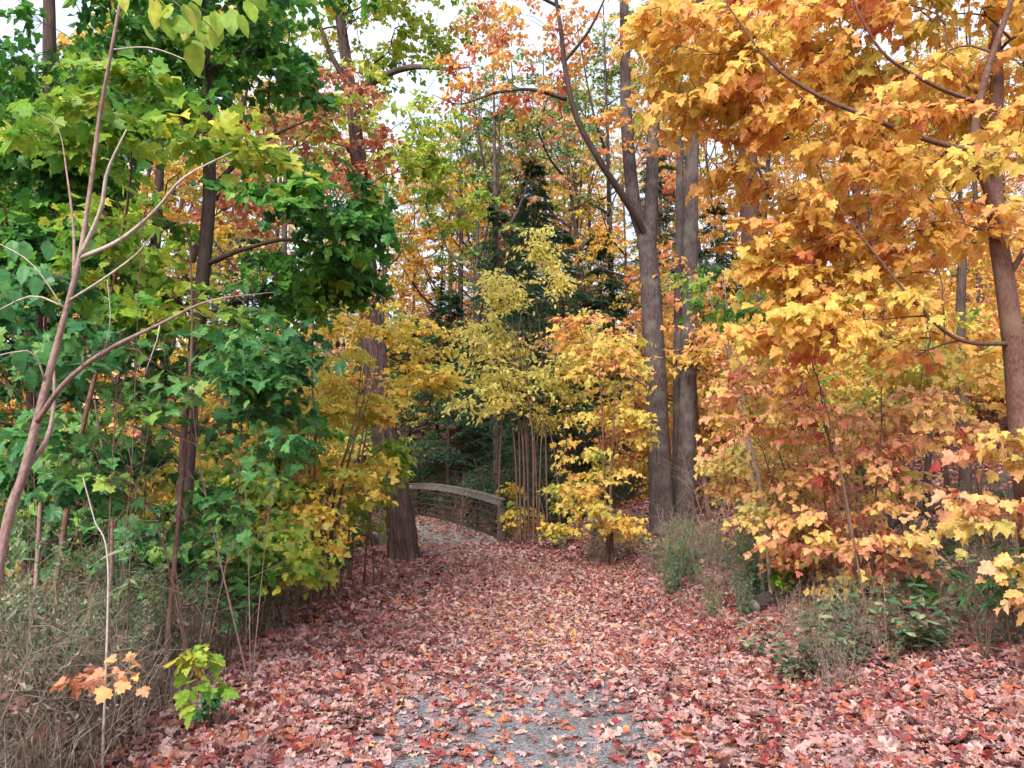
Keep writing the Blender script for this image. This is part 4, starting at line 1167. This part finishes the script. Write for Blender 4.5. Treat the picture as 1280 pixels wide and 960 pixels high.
def path_dens(x, y):
    c = xc(np.minimum(y, 22.5)); u = np.abs(x - c)
    patch = .5 + .5 * np.sin(x * 2.1 + 1.7 * np.sin(y * 1.3)) * np.cos(y * 1.9 + 1.1 * np.sin(x * 2.3))
    mid = .22 + .45 * patch
    mid = mid + (1 - mid) * .8 * sstep(5.2, 8.0, y)
    strip = np.exp(-((x - .75 - c) / 1.0) ** 2) * (1 - sstep(5.4, 7.8, y)) + .25 * np.exp(-((x - .35 - c) / .45) ** 2) * sstep(6.5, 8, y)
    d = mid * (1 - sstep(.6, 1.45, u)) + sstep(.6, 1.45, u)
    d = d * (1 - .72 * strip * np.clip(.35 + 1.1 * patch, 0, 1))
    left = sstep(2.4, 3.4, c - x)
    return np.clip(d * (1 - .55 * left), 0, 1)
U = lambda a, b: (lambda n: rng.uniform(a, b, n))
def wedge(y_lo, y_hi, m, name, n, kind, size, crumple):
    yv = np.sqrt(rng.uniform(y_lo ** 2, y_hi ** 2, n))
    xv = rng.uniform(-1, 1, n) * (yv * .70 + m)
    scatter(name, n, lambda k: xv, lambda k: yv, kind, size, path_dens, crumple=crumple)
wedge(3.4, 9.5, .8, 'fallen_leaves', 52000, 'maple_hi', .092, .06)
wedge(9.5, 16, .8, 'fallen_leaves', 90000, 'maple_mid', .094, .05)
wedge(16, 30, .5, 'fallen_leaves', 100000, 'maple_lo', .11, .06)
# on the bridge deck
n = 3800
t = rng.uniform(0, 1, n); off = rng.uniform(-1, 1, n); off = np.sign(off) * np.abs(off) ** .7 * 1.55
pz = np.array([bp_(a, b, 0.035) for a, b in zip(t, off)])
g = Geo()
nr = np.array([0, 0, 1.0]) + rng.normal(0, .22, (n, 3))
put_leaves(g, pz, np.column_stack([rng.normal(0, 1, (n, 2)), rng.normal(0, .1, n)]), nr, .115 * rng.uniform(.6, 1.1, n), np.clip(rng.beta(1.5, 1.3, n), 0, 1), 'maple_lo', crumple=.05, variants=5)
tag(g.build('fallen_leaves', M['fallen']), kind='stuff')

# ================================================================== WEEDS AND UNDERGROWTH
def weed(name, nst, h, mat, leafn, leaf_len, kind='lance', dead=.0, bush=.0, seed=1, stem_mat=None, lean=.18, top=True, rad=.12):
    root = thing(name, 'x', 'weed', (0, 0, 0))
    sg_, lg_ = Geo(), Geo()
    for s in range(nst):
        an = rng.uniform(0, 6.28); b = np.array([math.cos(an), math.sin(an), 0]) * rng.uniform(0, rad)
        hh = h * rng.uniform(.6, 1.1)
        d = np.array([math.cos(an), math.sin(an), 0]) * rng.uniform(0, lean * 2) * hh + rng.normal(0, .05, 3) * [1, 1, 0]
        m_ = b + d * .35 + [0, 0, hh * .55]; e = b + d + [0, 0, hh]
        thin_tubes(sg_, b[None] - [[0, 0, .05]], m_[None], e[None], .0035, .0012)
        t = rng.uniform(.15, 1, leafn); t = t[:, None]
        q = (1 - t) ** 2 * b + 2 * t * (1 - t) * (m_ * 2 - (b + e) / 2) + t * t * e
        a2 = rng.uniform(0, 6.28, leafn)
        o = np.column_stack([np.cos(a2), np.sin(a2), rng.normal(.45, .45, leafn) - dead])
        put_leaves(lg_, q, o, np.array([0, 0, 1.0]) + rng.normal(0, .3, (leafn, 3)), leaf_len * rng.uniform(.5, 1.1, leafn) * (1.1 - .4 * t[:, 0]), rng.uniform(.1, .9, leafn) * .6 + rng.uniform(0, .4), kind, fold=.3, droop=.5 + dead)
        if top:      # branched seed head
            for j in range(5):
                f = rng.uniform(.72, 1); p0 = m_ * (1 - f) + e * f
                a3 = rng.uniform(0, 6.28); e2 = p0 + np.array([math.cos(a3) * .1, math.sin(a3) * .1, .09]) * rng.uniform(.5, 1.5)
                thin_tubes(sg_, p0[None], ((p0 + e2) / 2)[None], e2[None], .0015, .0007)
                w = rng.uniform(0, 1, (9, 1)); qq = p0 * (1 - w) + e2 * w
                put_leaves(lg_, qq, rng.normal(0, 1, (9, 3)), rng.normal(0, 1, (9, 3)), leaf_len * .2, rng.uniform(.6, 1, 9), 'ovate_lo')
    sg_.build('stems', stem_mat or M['weed_dead'], root); lg_.build('foliage', mat, root)
    return root
def tangle(name, nst, h, seed=1):
    nst = int(nst * 1.3)
    """dead branching stalks"""
    root = thing(name, 'x', 'weed', (0, 0, 0))
    sg_, lg_ = Geo(), Geo()
    for s in range(nst):
        b = np.array([rng.normal(0, .14), rng.normal(0, .14), 0]); an = rng.uniform(0, 6.28)
        l = rng.uniform(.0, .45); hh = h * rng.uniform(.5, 1.1)
        e = b + [math.cos(an) * l, math.sin(an) * l, hh]; m_ = (b + e) / 2 + rng.normal(0, .05, 3)
        r = rng.uniform(.002, .0058)
        thin_tubes(sg_, b[None], m_[None], e[None], r, r * .5)
        for j in range(rng.integers(2, 6)):
            f = rng.uniform(.3, 1); p0 = m_ * (1 - f) + e * f; a3 = rng.uniform(0, 6.28); ll = rng.uniform(.08, .3)
            e2 = p0 + np.array([math.cos(a3) * ll, math.sin(a3) * ll, rng.uniform(-.1, .25)])
            thin_tubes(sg_, p0[None], ((p0 + e2) / 2 + [0, 0, .02])[None], e2[None], r * .6, r * .3)
        k = 6; w = rng.uniform(.2, 1, (k, 1)); q = b * (1 - w) + e * w
        put_leaves(lg_, q, rng.normal(0, .5, (k, 3)) + [0, 0, -.6], rng.normal(0, 1, (k, 3)), rng.uniform(.03, .08, k), rng.uniform(.1, .9, k), 'lance', crumple=.1, variants=4)
    sg_.build('stems', M['weed_dead'], root); lg_.build('foliage', M['weed_dead'], root)
    return root

wp = {
    'dead': [tangle('dead_weed', 20, .85), tangle('dead_weed', 16, .65), tangle('dead_weed', 22, 1.0)],
    'green': [weed('goldenrod', 9, .8, M['weed_green'], 42, .12), weed('goldenrod', 7, .55, M['weed_green'], 36, .10), weed('goldenrod', 8, 1.15, M['weed_green'], 60, .13)],
}
WL = {'dead': ('dry tan weed clump left of the path', 'dead weed clumps at the lower left'), 'green': ('grey green goldenrod clump left of the path', 'goldenrod clumps left of the path'),
      'deadr': ('low dry weed clump right of the path', 'dead weed clumps right of the path'), 'greenr': ('grey green goldenrod clump right of the path', 'goldenrod clumps right of the path')}
wused = set()
def wzone(x, y):
    px = 640 + x / y * F
    d = ', nearest the camera' if y < 4.6 else (', midway up' if y < 7.5 else (', farther up' if y < 11 else ', near the bridge'))
    return d + (', far left' if px < 160 else (' by the verge' if px < 640 else (' close to the path' if px < 850 else (' by the peach saplings' if px < 1080 else ', far right'))))
def put_weed(kind, x, y, s, lab, which=None):
    lab = tuple(t + wzone(x, y) for t in lab)
    i = int(rng.integers(0, 3)) if which is None else which
    z = T(x, y) - .03; rz = rng.uniform(0, 6.28)
    if (kind, i) not in wused:
        wused.add((kind, i)); r = wp[kind][i]; r.location = (x, y, z); r.rotation_euler = (0, 0, rz); r.scale = (s,) * 3
    else:
        r = dup(wp[kind][i], (x, y, z), rz, (s, s, s * rng.uniform(.8, 1.25)))
    r['label'], r['group'] = lab
for it in range(105):
    y = 2.7 + 6.5 * rng.uniform() ** 1.2; e = 1.95 + .14 * (y - 3)
    x = float(xc(y)) - e - abs(rng.normal(0, 1)) * (.5 + .12 * y)
    if x < -.66 * y - .5: continue
    put_weed('dead', x, y, rng.uniform(.65, 1.05) * (1 if y > 4 else .85), WL['dead'])
for it in range(105):
    y = rng.uniform(4.6, 13); e = 2.15 + .13 * (y - 3)
    x = float(xc(y)) - e - abs(rng.normal(0, 1)) * (.4 + .1 * y)
    if x < -.66 * y - .5: continue
    put_weed('green', x, y, rng.uniform(.7, 1.15), WL['green'])
for (a, b, y_a, y_b, n_, s) in ((822, 1010, 9.2, 13.5, 46, .72), (690, 800, 16, 19, 22, .85), (880, 1060, 9.5, 12, 12, .8), (1090, 1180, 8, 9.5, 7, .6), (820, 900, 13.5, 17, 14, 1.0), (1190, 1300, 8, 11, 12, .8), (1000, 1290, 6.2, 8.5, 22, .5), (780, 900, 11.5, 14, 16, .75), (900, 1280, 10.5, 14, 22, .75)):
    for i in range(n_):
        y = rng.uniform(y_a, y_b); x = float(P(rng.uniform(a, b), 600, y)[0])
        if x < xc(min(y, 22)) + 2.1: continue
        put_weed('green' if rng.uniform() < .75 else 'dead', x, y, s * rng.uniform(.6, 1.1), WL['greenr'])
for i in range(26):
    y = rng.uniform(6, 12); x = float(P(rng.uniform(960, 1290), 600, y)[0])
    put_weed('dead', x, y, rng.uniform(.35, .7), WL['deadr'])
for r in [o for o in scene.objects if o.get('label', '').startswith(WL['greenr'][0]) and o.name.startswith('dead_weed')]:
    r['label'] = r['label'].replace(WL['greenr'][0], WL['deadr'][0]); r['group'] = r['group'].replace(WL['greenr'][1], WL['deadr'][1])

# broad leaved green plants low at the right edge and in the weeds at left
def leafy_plant(label, px, y, h, mat, n=5, size=.11, kind='lance', tone=.3, name='leafy_plant', cat='plant', lean=.3, bare=.45):
    b = ground_at(px, y); root = thing(name, label, cat, b); sg_, lg_ = Geo(), Geo()
    for s in range(n):
        an = rng.uniform(0, 6.28); e = b + [math.cos(an) * lean * h, math.sin(an) * lean * h, h * rng.uniform(.7, 1.1)]
        m_ = (b + e) / 2 + [0, 0, .1 * h]
        tube(sg_, smooth_path([b - [0, 0, .05], m_, e], 8), np.array([.006, .002]), 5)
        k = 16; w = rng.uniform(bare, 1, (k, 1)); q = (1 - w) ** 2 * b + 2 * w * (1 - w) * m_ + w * w * e
        a2 = rng.uniform(0, 6.28, k)
        put_leaves(lg_, q, np.column_stack([np.cos(a2), np.sin(a2), rng.normal(-.1, .3, k)]), np.array([0, 0, 1.0]) + rng.normal(0, .3, (k, 3)), size * rng.uniform(.6, 1.2, k), tone + rng.normal(0, .15, k), kind, droop=.4)
    sg_.build('stems', M['twig_brown'], root, b, smooth=True); lg_.build('foliage', mat, root, b)
    return root
leafy_plant('plant with long drooping green leaves on dark stems near the lower right corner', 1215, 6.3, .85, M['green_cool'], 6, .17, 'lance', .2)
leafy_plant('green long leaved plant at the right edge of the photo', 1275, 6.6, 1.2, M['green_cool'], 6, .17, 'lance', .3)
leafy_plant('low green plant with broad leaves in front of the peach saplings', 1150, 8.0, .42, M['maple_green'], 5, .13, 'ovate', .3)
leafy_plant('small bright green plant by the cut log end', 968, 9.2, .55, M['leaf_lime'], 4, .11, 'ovate', .15)
leafy_plant('tall mullein like weed with pale narrow leaves standing in the lower left tangle', 172, 5.0, 1.35, M['weed_green'], 3, .13, 'lance', .7, lean=.05, bare=.3)
leafy_plant('low green plant beside the near path edge at left', 275, 5.4, .25, M['green_cool'], 4, .08, 'ovate', .3)
leafy_plant('green seedling at the right path edge under the twin trunks', 815, 14, .6, M['weed_green'], 5, .10, 'ovate', .4)
leafy_plant('upright green shrub by the path left of the leaning trunk base', 425, 12.2, 1.0, M['green_cool'], 8, .12, 'ovate', .35)
leafy_plant('pale green shrub behind the dry weeds at left centre', 330, 8.6, 1.15, M['green_cool'], 9, .11, 'ovate', .6)
leafy_plant('second green shrub nearer the camera in the dry weeds', 290, 7.2, 1.0, M['green_cool'], 8, .11, 'ovate', .5)
LM = dict(twigs=4, pairs=2, length=.16, size=.10, kind='maple_hi', tone=.5, tone_c=.15, hang=.3, twig_r=.0015)
sapling('maple_seedling', 'lime green maple seedling standing in the dry weeds at lower left', 215, 4.4, (225, 800),
        [(P(228, 820, 4.4), (.09, .08, .05), 2), (P(250, 850, 4.4), (.04, .04, .06), 1)], dict(LM, size=.085, tone=.35), M['leaf_lime'], seed=81, r=.004, tip_r=.0015)
sapling('maple_seedling', 'pale peach maple seedling in the dry weeds at the lower left corner', 90, 3.9, (110, 820), [(P(85, 850, 3.9), (.12, .12, .05), 1), (P(150, 820, 4.0), (.1, .1, .05), 1)], dict(LM, tone=.3, size=.075), M['maple_peach'], seed=82, r=.004, tip_r=.0015)

# leaves caught on the dry weeds
k = 420
y = 2.9 + 7 * rng.uniform(0, 1, k) ** 1.3; x = xc(y) - (2.0 + .13 * (y - 3)) - np.abs(rng.normal(0, 1, k)) * (.4 + .12 * y)
g = Geo()
put_leaves(g, np.column_stack([x, y, terrain(x, y) + rng.uniform(.05, .6, k)]), rng.normal(0, 1, (k, 3)) - [0, 0, .3], rng.normal(0, .6, (k, 3)) + [0, 0, 1], rng.uniform(.05, .11, k), rng.uniform(.2, 1, k), 'maple_mid', crumple=.07, variants=5)
tag(g.build('caught_leaves', M['fallen']), kind='stuff')

# dry grass between the clumps
g = Geo(); n = 6000
y = 2.6 + 9.5 * rng.uniform(0, 1, n) ** 1.3; x = xc(y) - (1.9 + .13 * (y - 3)) - np.abs(rng.normal(0, 1, n)) * (.5 + .13 * y)
k = x > -.68 * y - .5; x, y = x[k], y[k]; n = len(x)
b = np.column_stack([x, y, terrain(x, y) - .02]); h = rng.uniform(.15, .6, n)
d = rng.normal(0, .28, (n, 3)) * [1, 1, 0] * h[:, None]
w = rng.normal(0, 1, (n, 3)) * [1, 1, 0]; w = norm(w) * rng.uniform(.0015, .0045, (n, 1))
m_ = b + d * .4 + np.column_stack([0 * h, 0 * h, h * .6]); e = b + d * 1.3 + np.column_stack([0 * h, 0 * h, h])
V = np.stack([b - w, b + w, m_ + w * .8, m_ - w * .8, e], 1).reshape(-1, 3)
Tn = (np.arange(n)[:, None, None] * 5 + np.array([[0, 1, 2], [0, 2, 3], [3, 2, 4]])[None]).reshape(-1, 3)
g.add(V, Tn, np.repeat(rng.uniform(.1, 1, n), 3)); tag(g.build('dry_grass', M['weed_dead']), kind='stuff')

# ================================================================== LOGS AND DEAD WOOD
def log(label, pts, rad, bark=M['bark_dark'], name='fallen_log', end=True, limbs=()):
    pts = np.asarray(pts); base = pts[0]
    r = thing(name, label, 'log' if 'log' in name else 'dead wood', base)
    ln = np.sum(np.linalg.norm(np.diff(pts, axis=0), axis=1)); n = max(5, int(ln / .06))
    g = Geo(); p = smooth_path(pts, n); tube(g, p, np.interp(np.linspace(0, 1, n), np.linspace(0, 1, len(rad)), rad), 20, rough=.16, ridges=.07, seed=len(label), cap=False)
    g.build('trunk', bark, r, base, smooth=True)
    for a, b, rr in ((p[0], p[1], rad[0]), (p[-1], p[-2], rad[-1])):
        d = (a - b) / np.linalg.norm(a - b); g2 = Geo(); tube(g2, np.array([a - d * .02, a + d * .012]), np.array([rr * .97, rr * .93]), 16)
        g2.build('cut_end', M['cut_wood'], r, base, smooth=True)
    for q, rr in limbs:
        g3 = Geo(); tube(g3, smooth_path(q, 12), np.array(rr), 9, rough=.12); g3.build('limb', bark, r, base, smooth=True)
    return r
def GP(px, py, y): return P(px, py, y)
c0 = ground_at(936, 9.3) + [0, 0, .12]
log('short grey log with its cut end showing among the goldenrod right of the path', [c0, c0 + [.28, .25, .06], c0 + [.65, .55, .12]], [.085, .09, .085], M['bark_grey'])
a0 = ground_at(1135, 14.5) + [0, 0, .16]; a1 = ground_at(1330, 12.6) + [0, 0, .2]
log('long dark fallen log lying across the leafy slope at right', [a0, (a0 + a1) / 2 + [0, 0, -.03], a1], [.19, .21, .23])
a0 = ground_at(1135, 15.8) + [0, 0, .1]; a1 = ground_at(1300, 15.4) + [0, 0, .1]
log('thinner dark log lying higher on the leafy slope at right', [a0, (a0 + a1) / 2, a1], [.10, .11, .12])
s0 = ground_at(1095, 11.0)
log('bent grey stump leaning right on the slope beside the fallen log', [s0 - [0, 0, .1], s0 + [.04, .1, .35], s0 + [.22, .15, .62], s0 + [.55, .2, .72]], [.12, .105, .10, .07], M['bark_grey'], 'leaning_stump')
a0 = ground_at(1015, 9.0) + [0, 0, .08]; a1 = ground_at(1110, 9.4) + [0, 0, .08]
log('low dark log half buried in leaves under the peach saplings', [a0, (a0 + a1) / 2, a1], [.09, .10, .08])
a0 = ground_at(1060, 10.2) + [0, 0, .1]; a1 = ground_at(1130, 10.6) + [0, 0, .12]
log('dark broken log between the bent stump and the peach sapling', [a0, (a0 + a1) / 2, a1], [.12, .12, .09])
# pale thin stick leaning in the weeds
sk = ground_at(150, 4.6)
r = thing('dry_stalk', 'long pale bare stalk leaning left out of the lower left weeds', 'dead stalk', sk)
stem_part('stem', np.vstack([sk, L([(135, 710, 4.6), (118, 650, 4.6), (104, 598, 4.6)])]), [.008, .007, .005, .003], M['twig_pale'], r, sk, 7)
# thin stems
for lab, pix, y, rad, mt in (
    ('thin bare pale stem right of the twin trunks leaning left', [950, (935, 540), (920, 470), (895, 400), (880, 340)], 10, [.03, .026, .022, .015, .008], M['twig_pale']),
    ('thin dark bare stem rising in front of the peach leaves', [1080, (1045, 560), (1010, 440), (980, 380)], 7.4, [.012, .010, .007, .003], M['twig_brown']),
    ('slender pink stem standing in the green leaves at left', [58, (52, 600), (56, 500), (70, 430)], 6.4, [.022, .02, .015, .008], M['twig_pink']),
    ('reddish slender stem behind the pale stalk at left', [150, (140, 640), (128, 560), (118, 500)], 6.8, [.022, .02, .015, .008], M['twig_pink']),
    ('double brown stem under the green maple', [228, (226, 620), (238, 520), (246, 440)], 8.2, [.035, .03, .024, .015], M['twig_brown']),
    ('thin dark stem between yellow maples left of the leaning trunk', [392, (394, 560), (390, 470), (392, 400)], 10.8, [.022, .02, .015, .008], M['twig_brown']),
    ('thin dark branch stub by the right rail of the slope', [1160, (1158, 620), (1165, 500), (1160, 380)], 13, [.06, .055, .05, .03], M['bark_dark']),
    ('dark trunk of a dead tree at far right on the slope', [1205, (1206, 560), (1200, 420), (1204, 300)], 15, [.12, .11, .10, .07], M['bark_dark'])):
    b = ground_at(pix[0], y); r = thing('slender_sapling', lab, 'sapling', b)
    stem_part('trunk', np.vstack([b - [0, 0, .1], L([(a, c, y) for a, c in pix[1:]])]), rad, mt, r, b, 9)

# thin bare saplings and loose twigs
def bare_sapling(px, y, h, lab, grp, mt, n=3):
    b = ground_at(px, y); r = thing('bare_sapling', lab, 'bare sapling', b, grp)
    g = Geo(); tw = Geo()
    for i in range(n):
        an = rng.uniform(0, 6.28); hh = h * rng.uniform(.6, 1.1); ln = rng.uniform(.1, .4) * hh
        e = b + [math.cos(an) * ln, math.sin(an) * ln, hh]; m_ = b * .5 + e * .5 + [0, 0, .08 * hh] + rng.normal(0, .06, 3)
        p = smooth_path([b - [0, 0, .05], m_, e], 24)
        if i == 0: tube(g, p, np.array([.011, .008, .003]) * (y / 9) ** .5, 6, rough=.15)
        else: thin_tubes(g, p[:1], p[12:13], p[-1:], .006, .002)
        k = 16; j = rng.integers(8, 23, k); a = p[j]
        d = norm(p[j] - p[j - 1]) * .7 + norm(rng.normal(0, 1, (k, 3)) * [1, 1, .5]); l = rng.uniform(.1, .55, (k, 1))
        q = a + d * l; thin_tubes(tw, a, a + d * l * .5 - [0, 0, .01], q, .003, .001)
        d2 = norm(d + rng.normal(0, .6, (k, 3))); thin_tubes(tw, (a + q) / 2, (a + q) / 2 + d2 * l * .25, (a + q) / 2 + d2 * l * .5, .002, .0008)
    g.build('stems', mt, r, b, smooth=True); tw.build('twigs', mt, r, b)
for a, b_, y0_, y1_, n_, lab, grp in ((880, 960, 10, 14, 5, 'thin bare twiggy sapling between the twin trunks and the peach saplings', 'thin bare saplings right of the twin trunks'),
                                (980, 1270, 7, 11, 8, 'thin bare twiggy sapling among the peach leaves under the golden maple', 'thin bare saplings under the golden maple'),
                                (560, 760, 22.5, 27, 8, 'thin bare twiggy sapling behind the pale yellow shrub stems', 'thin bare saplings behind the pale yellow shrub'),
                                (20, 330, 5.5, 9, 9, 'thin bare twiggy sapling rising from the weeds under the green leaves', 'thin bare saplings in the left undergrowth')):
    for i in range(n_):
        y = rng.uniform(y0_, y1_)
        bare_sapling(rng.uniform(a, b_), y, rng.uniform(1.6, 3.2), lab, grp, M['twig_brown'] if rng.uniform() < .75 or a > 900 else M['twig_pink'])
g = Geo(); n = 130
y = rng.uniform(4.5, 16, n); x = xc(y) + rng.choice([-1, 1], n) * rng.uniform(1.0, 3.6, n); k = np.abs(x) < .62 * y
x, y = x[k], y[k]; n = len(x); z = terrain(x, y) + .045
d = rng.normal(0, 1, (n, 3)) * [1, 1, .12]; l = rng.uniform(.08, .45, (n, 1)) * .5; a = np.column_stack([x, y, z]); d = norm(d) * l
thin_tubes(g, a - d, a + [0, 0, .01], a + d + rng.normal(0, .02, (n, 3)), .005, .002)
tag(g.build('fallen_twigs', M['twig_brown']), kind='stuff')

# broad leaved weeds mixed into the verges
wb = thing('broadleaf_weed', 'x', 'weed', (0, 0, 0)); sg_, lg_ = Geo(), Geo()
for q in range(6):
    an = q * 1.05 + rng.uniform(-.3, .3); h = rng.uniform(.2, .5)
    e = np.array([math.cos(an) * h * .5, math.sin(an) * h * .5, h])
    thin_tubes(sg_, np.array([[0, 0, -.04]]), e[None] * .5 + [[0, 0, .04]], e[None], .003, .0012)
    w = rng.uniform(.3, 1, (9, 1)); a2 = rng.uniform(0, 6.28, 9)
    put_leaves(lg_, e * w, np.column_stack([np.cos(a2), np.sin(a2), rng.normal(0, .3, 9)]), np.array([0, 0, 1.0]) + rng.normal(0, .3, (9, 3)), rng.uniform(.05, .11, 9), rng.uniform(.1, 1, 9), 'ovate', crumple=.02)
sg_.build('stems', M['twig_brown'], wb); lg_.build('foliage', M['weed_green'], wb)
cnt = 0
for it in range(400):
    y = rng.uniform(3.6, 12); left = rng.uniform() < .62
    x = float(xc(y)) - (2.0 + .13 * (y - 3)) - abs(rng.normal(0, 1)) * (.3 + .11 * y) if left else float(P(rng.uniform(930, 1290), 600, max(y, 6.5))[0])
    if not left: y = max(y, 6.5)
    if abs(x) > .66 * y: continue
    lab = ('small broad leaved green weed left of the path' if left else 'small broad leaved green weed right of the path') + wzone(x, y)
    grp = ('broad leaved weeds left of the path' if left else 'broad leaved weeds right of the path') + wzone(x, y)
    if cnt == 0:
        wb.location = (x, y, T(x, y)); wb['label'] = lab; wb['group'] = grp
    else: dup(wb, (x, y, T(x, y)), rng.uniform(0, 6.28), rng.uniform(.6, 1.5), lab, grp)
    cnt += 1
    if cnt > 70: break
